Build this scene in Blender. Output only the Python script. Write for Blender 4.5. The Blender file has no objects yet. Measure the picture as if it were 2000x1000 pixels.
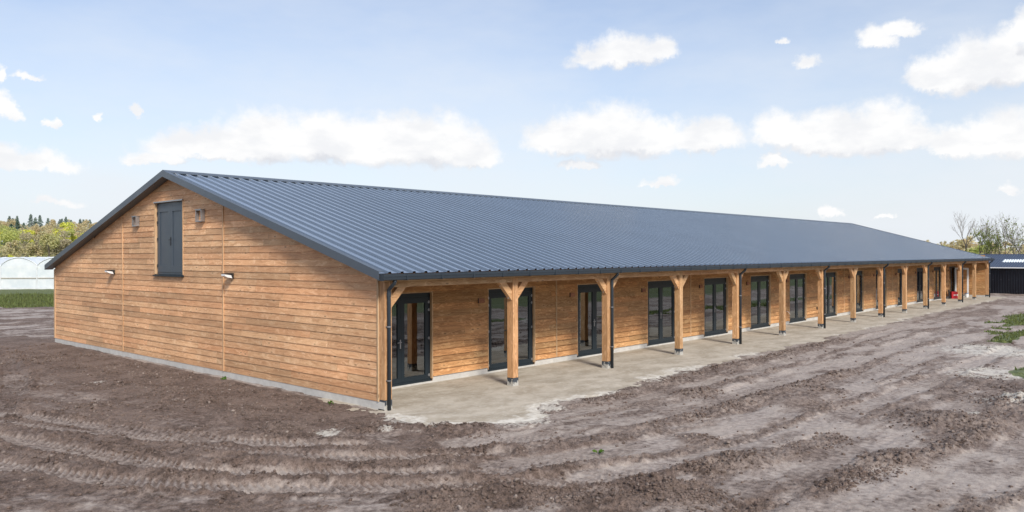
import bpy, math, random
import numpy as np
R = math.radians
PI = math.pi
random.seed(7)
scene = bpy.context.scene
COL = scene.collection

# ------------------------------------------------------------------ camera
cam_d = bpy.data.cameras.new('camera')
cam = bpy.data.objects.new('camera', cam_d); COL.objects.link(cam)
cam.location = (-10.437, -13.091, 3.2597)
cam.rotation_mode = 'XYZ'
YAW, PITCH = 42.2515, -0.117
cam.rotation_euler = (R(90 + PITCH), R(0.0), R(YAW - 90))
cam.rotation_euler.rotate_axis('Z', R(-0.161))
cam_d.sensor_width = 36; cam_d.lens = 27.758
cam_d.clip_start = 0.1; cam_d.clip_end = 5000
scene.camera = cam
scene.render.resolution_x = 1024; scene.render.resolution_y = 512

# ------------------------------------------------------------------ light
SUN_EL = 39.0
SUN_DIR = (-0.42, -0.907)            # towards the sun, in plan
sun_az = math.atan2(SUN_DIR[1], SUN_DIR[0])
sun_d = bpy.data.lights.new('sun', 'SUN'); sun_d.energy = 3.1; sun_d.angle = R(13.0)
sun_d.color = (1.0, 0.93, 0.83)
sun = bpy.data.objects.new('sun', sun_d); COL.objects.link(sun)
sun.rotation_euler = (R(90 - SUN_EL), 0, sun_az + R(90))
sun.location = (-20, -30, 30)

scene.view_settings.view_transform = 'Standard'
scene.view_settings.look = 'None'
scene.view_settings.exposure = 0.46
scene.view_settings.gamma = 1.0

# ------------------------------------------------------------------ node helpers
class NT:
    def __init__(s, nt): s.nt = nt; s.n = nt.nodes; s.l = nt.links
    def new(s, t, **kw):
        n = s.n.new(t)
        for k, v in kw.items(): setattr(n, k, v)
        return n
    def put(s, sock, v):
        if v is None: return
        if isinstance(v, bpy.types.NodeSocket): s.l.new(v, sock)
        elif isinstance(v, (tuple, list)):
            d = sock.default_value
            sock.default_value = tuple(v) + ((1.0,) if len(d) == 4 and len(v) == 3 else ())
        else:
            try: sock.default_value = v
            except TypeError: sock.default_value = (v, v, v)
    def m(s, op, a, b=None, c=None, clamp=False):
        n = s.new('ShaderNodeMath', operation=op, use_clamp=clamp)
        s.put(n.inputs[0], a); s.put(n.inputs[1], b); s.put(n.inputs[2], c)
        return n.outputs[0]
    def v(s, op, a, b=None, scale=None):
        n = s.new('ShaderNodeVectorMath', operation=op)
        s.put(n.inputs[0], a)
        if b is not None: s.put(n.inputs[1], b)
        if scale is not None: s.put(n.inputs['Scale'], scale)
        return n.outputs['Value'] if op in ('LENGTH', 'DOT_PRODUCT', 'DISTANCE') else n.outputs[0]
    def mix(s, f, a, b, blend='MIX'):
        n = s.new('ShaderNodeMix', data_type='RGBA', blend_type=blend)
        s.put(n.inputs[0], f); s.put(n.inputs[6], a); s.put(n.inputs[7], b)
        return n.outputs[2]
    def rng(s, v, a, b, c=0.0, d=1.0, smooth=True):
        n = s.new('ShaderNodeMapRange', interpolation_type='SMOOTHSTEP' if smooth else 'LINEAR')
        s.put(n.inputs[0], v); s.put(n.inputs[1], a); s.put(n.inputs[2], b); s.put(n.inputs[3], c); s.put(n.inputs[4], d)
        return n.outputs[0]
    def noise(s, vec, scale, detail=4, rough=.55, dist=0.0, color=False):
        n = s.new('ShaderNodeTexNoise')
        s.put(n.inputs['Vector'], vec); n.inputs['Scale'].default_value = scale
        n.inputs['Detail'].default_value = detail; n.inputs['Roughness'].default_value = rough
        n.inputs['Distortion'].default_value = dist
        return n.outputs['Color'] if color else n.outputs[0]
    def xyz(s, x=0.0, y=0.0, z=0.0):
        n = s.new('ShaderNodeCombineXYZ'); s.put(n.inputs[0], x); s.put(n.inputs[1], y); s.put(n.inputs[2], z)
        return n.outputs[0]
    def sep(s, v):
        n = s.new('ShaderNodeSeparateXYZ'); s.put(n.inputs[0], v); return n.outputs
    def attr(s, name):
        return s.new('ShaderNodeAttribute', attribute_name=name)

def newmat(name):
    m = bpy.data.materials.new(name); m.use_nodes = True
    t = NT(m.node_tree); b = m.node_tree.nodes['Principled BSDF']
    return m, t, b
def simple(name, col, rough=.6, metal=0.0, spec=.5, var=.12, vscale=8.0, bump=0.0):
    m, t, b = newmat(name)
    g = t.new('ShaderNodeNewGeometry').outputs['Position']
    n = t.noise(g, vscale, 5, .6)
    k = t.rng(n, .25, .75, 1 - var, 1 + var, False)
    t.put(b.inputs['Base Color'], t.v('MULTIPLY', tuple(col), t.xyz(k, k, k)))
    t.put(b.inputs['Roughness'], t.rng(n, .3, .7, rough - .05, rough + .07))
    b.inputs['Metallic'].default_value = metal
    b.inputs['Specular IOR Level'].default_value = spec
    if bump:
        bn = t.new('ShaderNodeBump'); bn.inputs['Strength'].default_value = bump; bn.inputs['Distance'].default_value = .01
        t.l.new(t.noise(g, vscale * 6, 4), bn.inputs['Height']); t.l.new(bn.outputs[0], b.inputs['Normal'])
    return m

# ------------------------------------------------------------------ world: sky + clouds
world = bpy.data.worlds.new('World'); scene.world = world; world.use_nodes = True
W = NT(world.node_tree); bg = world.node_tree.nodes['Background']
SKY_STR = 0.10
sky = W.new('ShaderNodeTexSky', sky_type='NISHITA'); sky.sun_disc = False
sky.sun_elevation = R(SUN_EL)
sky.sun_rotation = R(90) - sun_az      # nishita: rotation 0 = +Y, clockwise
sky.altitude = 0; sky.air_density = 1.0; sky.dust_density = 1.2; sky.ozone_density = 1.0
dirv = W.new('ShaderNodeTexCoord').outputs['Generated']
dx, dy, dz = W.sep(dirv)[:3]
az = W.m('MULTIPLY', W.m('ARCTAN2', dy, dx), 180 / PI)
el = W.m('MULTIPLY', W.m('ARCSINE', dz), 180 / PI)
P0 = W.xyz(az, el, 0.0)
n1 = W.noise(dirv, 16, 6, .62, color=True)
n2 = W.noise(dirv, 55, 5, .65, color=True)
P1 = W.v('ADD', P0, W.v('MULTIPLY', W.v('SUBTRACT', n1, (.5, .5, .5)), (3.6, 1.7, 0)))
P1 = W.v('ADD', P1, W.v('MULTIPLY', W.v('SUBTRACT', n2, (.5, .5, .5)), (1.5, 1.1, 0)))
CL = [(62.6, 6.6, 4.89, 1.88, 1), (59.6, 6.62, 3.55, 3.12, 1), (55.2, 6.62, 3.87, 3.12, 1), (51.1, 6.58, 4.34, 3.41, 1), (47.8, 6.57, 3.86, 3.08, 1), (45.1, 6.45, 2.3, 1.82, 1), (66.4, 5.98, 2.47, 1.07, 0.7), (34.4, 13.2, 3.46, 2.14, 0.95), (36.7, 13.68, 1.66, 1.11, 0.7), (31.8, 13.6, 1.8, 1.44, 0.9), (38.7, 7.27, 2.4, 2.61, 1), (35.6, 7.1, 3.66, 3.46, 1), (32.7, 7.2, 2.89, 2.58, 1), (28.6, 7.18, 2.8, 2.33, 1), (37.5, 6.17, 1.77, 0.73, 0.7), (23.1, 7.27, 2.39, 2.27, 1), (20.4, 6.75, 3.52, 2.57, 1), (17.1, 6.72, 2.74, 3.03, 1), (15.1, 6.72, 1.47, 1.62, 0.9), (12.7, 6.25, 2.11, 1.91, 0.95), (10.2, 5.89, 2.4, 2.67, 1), (14.1, 10.5, 2.02, 1.95, 0.95), (12.3, 10.23, 2.09, 3.08, 1), (10.3, 10.27, 2.14, 3.17, 1), (9.1, 12.68, 1.3, 1.82, 1), (17.4, 13.2, 1.38, 1.52, 0.72), (15.9, 13.84, 1.19, 1.09, 0.72), (24.0, 5.92, 1.01, 0.91, 0.75), (31.3, 4.72, 1.57, 0.72, 0.7), (21.7, 12.34, 1.04, 1.25, 0.5), (23.3, 13.99, 0.66, 0.59, 0.5), (75.0, 8.44, 0.79, 1.52, 0.9), (72.5, 8.01, 0.5, 0.69, 0.55), (70.1, 8.53, 0.44, 0.7, 0.55), (68.0, 9.28, 0.48, 0.84, 0.5), (73.5, 10.62, 1.14, 0.49, 0.55), (75.1, 10.37, 0.58, 1.02, 0.6), (73.2, 5.34, 2.19, 1.26, 0.75), (75.2, 5.35, 1.57, 1.54, 0.8), (72.5, 3.09, 1.8, 0.64, 0.5), (20.2, 2.5, 0.96, 0.62, 0.65), (17.0, 2.18, 0.73, 0.4, 0.55), (9.7, 3.74, 0.79, 0.69, 0.5),
      (90, 8, 9, 4, 1), (104, 14, 7, 4, .9), (-4, 9, 8, 4, 1), (-20, 14, 8, 5, .9), (-40, 8, 9, 4, 1), (-62, 12, 8, 5, .9), (-85, 7, 10, 4, 1)]
dens = None
for a0, e0, w, h, st in CL:
    d = W.v('SUBTRACT', P1, (a0, e0 + .26 * h, 0))
    q = W.v('LENGTH', W.v('MAXIMUM', W.v('MULTIPLY', d, (1 / w, 1 / (.80 * h), 0)), W.v('MULTIPLY', d, (1 / w, -1 / (.34 * h), 0))))
    # the max() keeps +u only, so fold u first
    f = q
    if st < 1: f = W.m('ADD', f, (1 - st) * .55)
    dens = f if dens is None else W.m('SMOOTH_MIN', dens, f, .25)
P2 = W.v('ADD', P1, (0.0, 1.1, 0.0)); up = None
for a0, e0, w, h, st in CL[:26]:
    d = W.v('SUBTRACT', P2, (a0, e0 + .26 * h, 0))
    q = W.v('LENGTH', W.v('MAXIMUM', W.v('MULTIPLY', d, (1 / w, 1 / (.80 * h), 0)), W.v('MULTIPLY', d, (1 / w, -1 / (.34 * h), 0))))
    up = q if up is None else W.m('SMOOTH_MIN', up, q, .25)
under = W.rng(W.m('SUBTRACT', dens, up), .05, .75, 0, 1)
# billow detail on the outline
nb = W.noise(dirv, 38, 6, .6)
dens2 = W.m('ADD', dens, W.m('MULTIPLY', W.m('SUBTRACT', nb, .5), .85))
cov = W.rng(dens2, 1.25, .68, 0, 1)
shade = W.noise(W.v('MULTIPLY', dirv, (1, 1, 2.2)), 14, 5, .55)
ccol = W.mix(W.rng(shade, .36, .60), (6.6, 6.65, 6.8), (7.5, 7.45, 7.4))
ccol = W.mix(W.m('MULTIPLY', under, W.rng(shade, .25, .7, .95, .45)), ccol, (5.2, 5.3, 5.65))
# pale haze low in the sky
skyc = W.v('MULTIPLY', sky.outputs[0], (1.07, 1.11, 1.22))
hz = W.rng(el, -2, 21, 1.0, 0.0, False)
hz = W.m('ADD', W.m('MULTIPLY', W.m('POWER', hz, 1.15), .66), .32)
wisp = W.noise(W.v('MULTIPLY', dirv, (1, 1, 3.0)), 3.2, 5, .6)
hz = W.m('ADD', hz, W.m('MULTIPLY', W.m('SUBTRACT', wisp, .5), .75), clamp=True)
skyc = W.mix(hz, skyc, (6.15, 6.45, 6.85))
fin = W.mix(W.m('MULTIPLY', cov, .96), skyc, ccol)
W.l.new(fin, bg.inputs[0]); bg.inputs[1].default_value = SKY_STR
world.cycles.sampling_method = 'MANUAL'; world.cycles.sample_map_resolution = 512

# ------------------------------------------------------------------ mesh builder
class MB:
    def __init__(s): s.v = []; s.f = []; s.uv = []; s.r = []
    def quad(s, ps, rnd=None, uvs=None):
        i = len(s.v); s.v += [tuple(p) for p in ps]; s.f.append(tuple(range(i, i + len(ps))))
        s.r.append(random.random() if rnd is None else rnd)
        s.uv += (uvs if uvs else [(p[0] + p[1] * .37, p[2]) for p in ps])
    def hexa(s, c, grain=0, rnd=None):
        """c: 8 corners (bottom 4 ccw, top 4 ccw); grain axis for uv"""
        rnd = random.random() if rnd is None else rnd
        for idx in ((0, 3, 2, 1), (4, 5, 6, 7), (0, 1, 5, 4), (1, 2, 6, 5), (2, 3, 7, 6), (3, 0, 4, 7)):
            ps = [c[k] for k in idx]
            n = np.cross(np.subtract(ps[1], ps[0]), np.subtract(ps[2], ps[0]))
            ax = int(np.argmax(np.abs(n)))
            oth = [k for k in range(3) if k != ax]
            if grain in oth: u = grain; w = [k for k in oth if k != grain][0]
            else: u, w = oth
            s.quad(ps, rnd, [(p[u] + rnd * 7, p[w] + ax * .31 + rnd * 3) for p in ps])
    def box(s, x0, x1, y0, y1, z0, z1, grain=None, rnd=None):
        if grain is None: grain = int(np.argmax([x1 - x0, y1 - y0, z1 - z0]))
        s.hexa([(x0, y0, z0), (x1, y0, z0), (x1, y1, z0), (x0, y1, z0), (x0, y0, z1), (x1, y0, z1), (x1, y1, z1), (x0, y1, z1)], grain, rnd)
        return s
    def tube(s, pts, rad, n=8, caps=True):
        pts = [np.array(p, float) for p in pts]
        rads = rad if isinstance(rad, (list, tuple)) else [rad] * len(pts)
        base = len(s.v); rnd = random.random()
        up = None
        for k, p in enumerate(pts):
            t = pts[min(k + 1, len(pts) - 1)] - pts[max(k - 1, 0)]
            t = t / (np.linalg.norm(t) + 1e-9)
            if up is None: up = np.array((0, 0, 1.)) if abs(t[2]) < .9 else np.array((1., 0, 0))
            a = np.cross(up, t); a /= np.linalg.norm(a) + 1e-9
            b = np.cross(t, a); up = b
            for j in range(n):
                an = 2 * PI * j / n
                s.v.append(tuple(p + (a * math.cos(an) + b * math.sin(an)) * rads[k]))
        for k in range(len(pts) - 1):
            for j in range(n):
                f = (base + k * n + j, base + k * n + (j + 1) % n, base + (k + 1) * n + (j + 1) % n, base + (k + 1) * n + j)
                s.f.append(f); s.r.append(rnd); s.uv += [(k, j / n), (k, (j + 1) / n), (k + 1, (j + 1) / n), (k + 1, j / n)]
        if caps:
            for k0, rev in ((0, True), ((len(pts) - 1) * n, False)):
                f = [base + k0 + j for j in range(n)]
                if rev: f.reverse()
                s.f.append(tuple(f)); s.r.append(rnd); s.uv += [(0, 0)] * n
        return s
    def prism(s, poly, axis, a0, a1, grain=None, rnd=None):
        """poly: 2-D points in the two other axes (in order), extruded along axis"""
        oth = [k for k in range(3) if k != axis]; rnd = random.random() if rnd is None else rnd
        def P(p, a):
            q = [0, 0, 0]; q[axis] = a; q[oth[0]] = p[0]; q[oth[1]] = p[1]; return tuple(q)
        n = len(poly); g = grain if grain is not None else axis
        if g == axis or g not in oth: uvp = [(p[0] + rnd * 7, p[1] + rnd * 3) for p in poly]
        elif g == oth[0]: uvp = [(p[0] + rnd * 7, p[1] + rnd * 3) for p in poly]
        else: uvp = [(p[1] + rnd * 7, p[0] + rnd * 3) for p in poly]
        s.quad([P(p, a0) for p in poly][::-1], rnd, uvp[::-1]); s.quad([P(p, a1) for p in poly], rnd, uvp)
        per = 0
        for k in range(n):
            p, q = poly[k], poly[(k + 1) % n]; L = math.dist(p, q)
            if g == axis: uv = [(a0 + rnd * 7, per), (a0 + rnd * 7, per + L), (a1 + rnd * 7, per + L), (a1 + rnd * 7, per)]
            else: uv = [(per + rnd * 7, a0), (per + L + rnd * 7, a0), (per + L + rnd * 7, a1), (per + rnd * 7, a1)]
            s.quad([P(p, a0), P(q, a0), P(q, a1), P(p, a1)], rnd, uv); per += L
        return s
    def build(s, name, mat, parent=None, loc=None, smooth=False, recalc=True):
        me = bpy.data.meshes.new(name); me.from_pydata(s.v, [], s.f)
        uvl = me.uv_layers.new(name='UVMap'); uvl.data.foreach_set('uv', np.array(s.uv, dtype=np.float32).ravel())
        at = me.attributes.new('rnd', 'FLOAT', 'FACE'); at.data.foreach_set('value', np.array(s.r, dtype=np.float32))
        me.materials.append(mat)
        if smooth: me.polygons.foreach_set('use_smooth', [True] * len(me.polygons))
        if recalc:
            import bmesh
            bm = bmesh.new(); bm.from_mesh(me); bmesh.ops.remove_doubles(bm, verts=bm.verts, dist=1e-5)
            bmesh.ops.recalc_face_normals(bm, faces=bm.faces); bm.to_mesh(me); bm.free()
        me.update()
        o = bpy.data.objects.new(name, me); COL.objects.link(o)
        if parent: o.parent = parent
        if loc: o.location = loc
        return o
def tag(o, label=None, cat=None, group=None, kind=None):
    if label: o['label'] = label
    if cat: o['category'] = cat
    if group: o['group'] = group
    if kind: o['kind'] = kind
    return o
def empty(name, loc=(0, 0, 0), rz=0.0, parent=None):
    o = bpy.data.objects.new(name, None); COL.objects.link(o); o.location = loc; o.rotation_euler = (0, 0, rz)
    o.empty_display_size = .2
    if parent: o.parent = parent
    return o
def copy_tree(o, parent):
    c = o.copy(); COL.objects.link(c); c.parent = parent
    for ch in list(o.children): copy_tree(ch, c)
    return c

# ------------------------------------------------------------------ materials
def wood(name, dark, mid, light, tonevar=.20, rough=.62):
    m, t, b = newmat(name)
    uv = t.new('ShaderNodeUVMap').outputs[0]; rn = t.attr('rnd').outputs['Fac']
    u, v, _ = t.sep(uv)[:3]
    off = t.m('MULTIPLY', rn, 53.0)
    u2 = t.m('ADD', u, off)
    wob = t.noise(t.xyz(t.m('MULTIPLY', u2, 1.6), t.m('MULTIPLY', v, 5), off), 1.0, 3, .6)
    # knots
    kv = t.new('ShaderNodeTexVoronoi'); t.put(kv.inputs['Vector'], t.xyz(t.m('MULTIPLY', u2, 1.9), t.m('MULTIPLY', v, 6.0), off)); kv.inputs['Scale'].default_value = 1.0
    kd = kv.outputs['Distance']
    knot = t.rng(kd, .045, .13, 1, 0)
    halo = t.rng(kd, .10, .42, 1, 0)
    v3 = t.m('ADD', v, t.m('ADD', t.m('MULTIPLY', wob, .22), t.m('MULTIPLY', halo, .05)))
    grain = t.noise(t.xyz(t.m('MULTIPLY', u2, 1.3), t.m('MULTIPLY', v3, 42), off), 1.0, 4, .6)
    flame = t.noise(t.xyz(t.m('MULTIPLY', u2, 3.5), t.m('MULTIPLY', v3, 12), t.m('ADD', off, 9)), 1.0, 4, .6, 1.2)
    c = t.mix(t.rng(grain, .34, .60), dark, mid)
    c = t.mix(t.m('MULTIPLY', t.rng(flame, .50, .70), .75), c, light)
    c = t.mix(t.m('MULTIPLY', halo, .35), c, light)
    c = t.mix(t.m('MULTIPLY', knot, .8), c, tuple(x * .42 for x in dark))
    # tone of each board
    r2 = t.new('ShaderNodeTexWhiteNoise', noise_dimensions='1D'); t.put(r2.inputs['W'], t.m('MULTIPLY', rn, 917.0))
    k = t.rng(rn, 0, 1, 1 - tonevar, 1 + tonevar, False)
    tint = t.mix(t.m('MULTIPLY', r2.outputs[0], .7), (1.07, .95, .90), (.97, 1.04, 1.08))
    c = t.v('MULTIPLY', t.v('MULTIPLY', c, t.xyz(k, k, k)), tint)
    big = t.noise(t.new('ShaderNodeNewGeometry').outputs['Position'], .55, 4, .6)
    kb = t.rng(big, .3, .7, .84, 1.14, False)
    c = t.v('MULTIPLY', c, t.xyz(kb, kb, kb))
    t.l.new(c, b.inputs['Base Color'])
    b.inputs['Roughness'].default_value = rough; b.inputs['Specular IOR Level'].default_value = .35
    bn = t.new('ShaderNodeBump'); bn.inputs['Strength'].default_value = .35; bn.inputs['Distance'].default_value = .004
    t.l.new(grain, bn.inputs['Height']); t.l.new(bn.outputs[0], b.inputs['Normal'])
    return m
M = {}
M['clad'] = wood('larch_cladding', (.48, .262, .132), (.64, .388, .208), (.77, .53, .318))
M['cladf'] = wood('larch_cladding_shaded', (.30, .155, .064), (.48, .270, .116), (.66, .42, .205))  # same larch as the gable, veranda shade put into its darker colour
M['beam'] = wood('planed_timber', (.37, .205, .095), (.54, .335, .170), (.69, .465, .27), .16)
M['strip'] = wood('strip_timber', (.44, .29, .16), (.54, .38, .23), (.64, .47, .30), .10)
M['soffit'] = simple('soffit_board', (.16, .09, .045), .8, var=.2)
M['anthracite'] = simple('anthracite_metal', (.022, .031, .042), .45, 0.0, .5, .06, 1.2)
M['verge'] = simple('anthracite_flashing', (.075, .095, .122), .36, 0.15, .6, .05, 1.0)
M['upvc'] = simple('anthracite_frame', (.010, .019, .027), .42, 0.0, .45, .06, 2.0)  # same anthracite as the loft door, darkened to carry the veranda shade
M['loft'] = simple('anthracite_door_panel', (.055, .073, .095), .38, 0.0, .55, .05, 2.0)
M['zinc'] = simple('zinc_metal', (.42, .43, .45), .35, .8, .5, .12, 10)
M['white'] = simple('white_plastic', (.78, .79, .80), .4, var=.04)
M['black'] = simple('black_plastic', (.015, .016, .018), .5, var=.1)
M['concrete'] = simple('plinth_concrete', (.50, .49, .465), .85, var=.14, vscale=5, bump=.3)
M['plaster'] = simple('grey_plaster', (.42, .42, .41), .9, var=.06)
M['red'] = simple('red_plastic', (.42, .012, .022), .4, var=.12)
M['blue'] = simple('blue_plastic', (.03, .16, .34), .4)
M['ventwood'] = wood('reddish_wood', (.22, .09, .05), (.30, .135, .075), (.38, .19, .10))
def mat_shoe():
    m, t, b = newmat('splashed_metal_shoe')
    g = t.new('ShaderNodeNewGeometry').outputs['Position']; z = t.sep(g)[2]
    n = t.noise(g, 14, 5, .65)
    f = t.m('ADD', n, t.m('MULTIPLY', t.rng(z, 0.0, .2, .22, -.05), 1.0))
    t.l.new(t.mix(t.rng(f, .54, .64), (.040, .050, .065), (.42, .41, .38)), b.inputs['Base Color']); b.inputs['Roughness'].default_value = .65
    return m
M['shoe'] = mat_shoe()
def mat_roof():
    m, t, b = newmat('blue_grey_roof_sheet')
    g = t.new('ShaderNodeNewGeometry').outputs['Position']
    n = t.noise(g, .5, 4, .6); n2 = t.noise(g, 30, 3, .6)
    c = t.mix(t.rng(n, .3, .7), (.072, .102, .146), (.084, .118, .168))
    t.l.new(c, b.inputs['Base Color'])
    t.put(b.inputs['Roughness'], t.rng(n2, .3, .7, .20, .28, False))
    b.inputs['IOR'].default_value = 1.9; b.inputs['Coat Weight'].default_value = 1.0; b.inputs['Coat Roughness'].default_value = .12; b.inputs['Coat IOR'].default_value = 1.6; b.inputs['Specular IOR Level'].default_value = .6
    return m
M['roof'] = mat_roof()
def mat_glass():
    m = bpy.data.materials.new('window_glass'); m.use_nodes = True; t = NT(m.node_tree)
    t.n.remove(t.n['Principled BSDF']); out = t.n['Material Output']
    tr = t.new('ShaderNodeBsdfTransparent'); tr.inputs[0].default_value = (.50, .56, .56, 1)
    gl = t.new('ShaderNodeBsdfGlossy'); gl.inputs['Roughness'].default_value = .01; gl.inputs[0].default_value = (.92, .97, 1, 1)
    g = t.new('ShaderNodeNewGeometry').outputs['Position']
    bn = t.new('ShaderNodeBump'); bn.inputs['Strength'].default_value = .08; bn.inputs['Distance'].default_value = .02
    t.l.new(t.noise(g, 1.6, 2, .5), bn.inputs['Height']); t.l.new(bn.outputs[0], gl.inputs['Normal'])
    fr = t.new('ShaderNodeFresnel'); fr.inputs[0].default_value = 1.75
    mx = t.new('ShaderNodeMixShader'); t.l.new(t.m('ADD', t.m('MULTIPLY', fr.outputs[0], 1.3), .11, clamp=True), mx.inputs[0])
    t.l.new(tr.outputs[0], mx.inputs[1]); t.l.new(gl.outputs[0], mx.inputs[2]); t.l.new(mx.outputs[0], out.inputs[0])
    return m
M['glass'] = mat_glass()
def mat_soil(name='mud'):
    m, t, b = newmat(name)
    g = t.new('ShaderNodeNewGeometry').outputs['Position']
    dry = t.attr('dry').outputs['Fac']; gr = t.attr('grass').outputs['Fac']; ck = t.attr('chalk').outputs['Fac']
    nA = t.noise(g, 1.1, 6, .62); nB = t.noise(g, 9, 7, .68); nC = t.noise(g, 42, 5, .7)
    brown = t.mix(t.rng(nB, .33, .66), (.068, .046, .036), (.200, .142, .115))
    brown = t.mix(t.m('MULTIPLY', t.rng(nA, .38, .66), .6), brown, (.245, .185, .155))
    brown = t.mix(t.m('MULTIPLY', t.rng(nC, .58, .74), .45), brown, (.38, .31, .265))
    kk = t.rng(nC, .34, .52, .50, 1.0); brown = t.v('MULTIPLY', brown, t.xyz(kk, kk, kk))
    pale = t.mix(t.rng(nB, .3, .68), (.235, .194, .172), (.405, .350, .312))
    pale = t.mix(t.m('MULTIPLY', t.rng(nA, .42, .64), .5), pale, (.44, .38, .33))
    pale = t.mix(t.m('MULTIPLY', t.rng(nC, .52, .66), .6), pale, (.13, .102, .090))
    dm = t.rng(t.m('ADD', dry, t.m('MULTIPLY', t.m('SUBTRACT', t.m('ADD', t.m('MULTIPLY', nB, .6), t.m('MULTIPLY', nC, .4)), .5), 1.5)), .10, .95)
    c = t.mix(dm, brown, pale)
    c = t.mix(t.rng(t.m('ADD', ck, t.m('MULTIPLY', t.m('SUBTRACT', nB, .5), 1.3)), .45, .72), c, (.50, .47, .42))
    green = t.mix(t.rng(nB, .3, .7), (.060, .085, .028), (.145, .165, .065))
    c = t.mix(t.rng(t.m('ADD', gr, t.m('MULTIPLY', t.m('SUBTRACT', nB, .5), .8)), .40, .62), c, green)
    t.l.new(c, b.inputs['Base Color'])
    t.put(b.inputs['Roughness'], t.m('SUBTRACT', .88, t.m('MULTIPLY', dm, .28)))
    b.inputs['Specular IOR Level'].default_value = .38
    bn = t.new('ShaderNodeBump'); bn.inputs['Distance'].default_value = .05
    t.put(bn.inputs['Strength'], t.rng(dry, 0, 1, 1.0, .6))
    t.l.new(t.m('ADD', nB, t.m('MULTIPLY', nC, .55)), bn.inputs['Height']); t.l.new(bn.outputs[0], b.inputs['Normal'])
    return m
M['mud'] = mat_soil()
def mat_sand():
    m, t, b = newmat('sandy_screed')
    g = t.new('ShaderNodeNewGeometry').outputs['Position']
    ck = t.attr('chalk').outputs['Fac']
    nA = t.noise(t.v('MULTIPLY', g, (.7, 1.2, 1)), 1.3, 8, .70); nB = t.noise(g, 7, 7, .66); nC = t.noise(g, 40, 4, .7)
    c = t.mix(t.rng(nA, .35, .66), (.31, .268, .208), (.465, .420, .350))
    c = t.mix(t.m('MULTIPLY', t.rng(nB, .50, .68), .5), c, (.54, .51, .45))
    c = t.mix(t.m('MULTIPLY', t.rng(nC, .56, .74), .30), c, (.23, .19, .15))
    c = t.mix(t.rng(t.m('ADD', ck, t.m('MULTIPLY', t.m('SUBTRACT', nB, .5), 1.0)), .35, .75), c, (.60, .575, .52))
    t.l.new(c, b.inputs['Base Color']); b.inputs['Roughness'].default_value = .9
    bn = t.new('ShaderNodeBump'); bn.inputs['Distance'].default_value = .02; bn.inputs['Strength'].default_value = .55
    t.l.new(t.m('ADD', nB, t.m('MULTIPLY', nC, .3)), bn.inputs['Height']); t.l.new(bn.outputs[0], b.inputs['Normal'])
    return m
M['sand'] = mat_sand()
def mat_leaf(name, trans=.25):
    m, t, b = newmat(name)
    a = t.attr('tint').outputs['Color']
    t.l.new(a, b.inputs['Base Color']); b.inputs['Roughness'].default_value = .75; b.inputs['Specular IOR Level'].default_value = .2
    tl = t.new('ShaderNodeBsdfTranslucent'); t.l.new(a, tl.inputs[0]); mx = t.new('ShaderNodeMixShader'); mx.inputs[0].default_value = .55
    t.l.new(b.outputs[0], mx.inputs[1]); t.l.new(tl.outputs[0], mx.inputs[2]); t.l.new(mx.outputs[0], t.n['Material Output'].inputs[0])
    return m
M['leaf'] = mat_leaf('foliage')
M['bark'] = simple('bark', (.12, .10, .085), .9, var=.25, vscale=3)
M['twig'] = simple('grey_twigs', (.20, .18, .165), .9, var=.2, vscale=2)

# ------------------------------------------------------------------ numpy noise
rs = np.random.RandomState(11)
_perm = rs.rand(256, 256).astype(np.float32)
def vnoise(x, y):
    xi = np.floor(x).astype(np.int64); yi = np.floor(y).astype(np.int64)
    fx = (x - xi); fy = (y - yi)
    fx = fx * fx * fx * (fx * (fx * 6 - 15) + 10); fy = fy * fy * fy * (fy * (fy * 6 - 15) + 10)
    a = _perm[xi & 255, yi & 255]; b = _perm[(xi + 1) & 255, yi & 255]
    c = _perm[xi & 255, (yi + 1) & 255]; d = _perm[(xi + 1) & 255, (yi + 1) & 255]
    return (a * (1 - fx) + b * fx) * (1 - fy) + (c * (1 - fx) + d * fx) * fy
def fbm(x, y, o=4, g=.5):
    s = 0; a = 1; t = 0
    for k in range(o):
        s = s + a * vnoise(x * 2 ** k + 17.3 * k, y * 2 ** k + 5.1 * k); t += a; a *= g
    return s / t                      # 0..1
def sst(a, b, x):
    t = np.clip((x - a) / (b - a), 0, 1); return t * t * (3 - 2 * t)
def polydist(px, py, pts):
    """distance to polyline, arclength"""
    best = np.full(px.shape, 1e9); arc = np.zeros(px.shape); L = 0
    for (x0, y0), (x1, y1) in zip(pts[:-1], pts[1:]):
        dx, dy = x1 - x0, y1 - y0; l2 = dx * dx + dy * dy; l = math.sqrt(l2)
        t = np.clip(((px - x0) * dx + (py - y0) * dy) / l2, 0, 1)
        d = np.hypot(px - x0 - t * dx, py - y0 - t * dy)
        k = d < best; best = np.where(k, d, best); arc = np.where(k, L + t * l, arc); L += l
    return best, arc
def smoothline(pts, n=2):
    for _ in range(n):
        q = [pts[0]]
        for a, b in zip(pts[:-1], pts[1:]):
            q += [(a[0] * .75 + b[0] * .25, a[1] * .75 + b[1] * .25), (a[0] * .25 + b[0] * .75, a[1] * .25 + b[1] * .75)]
        q.append(pts[-1]); pts = q
    return pts

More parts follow.
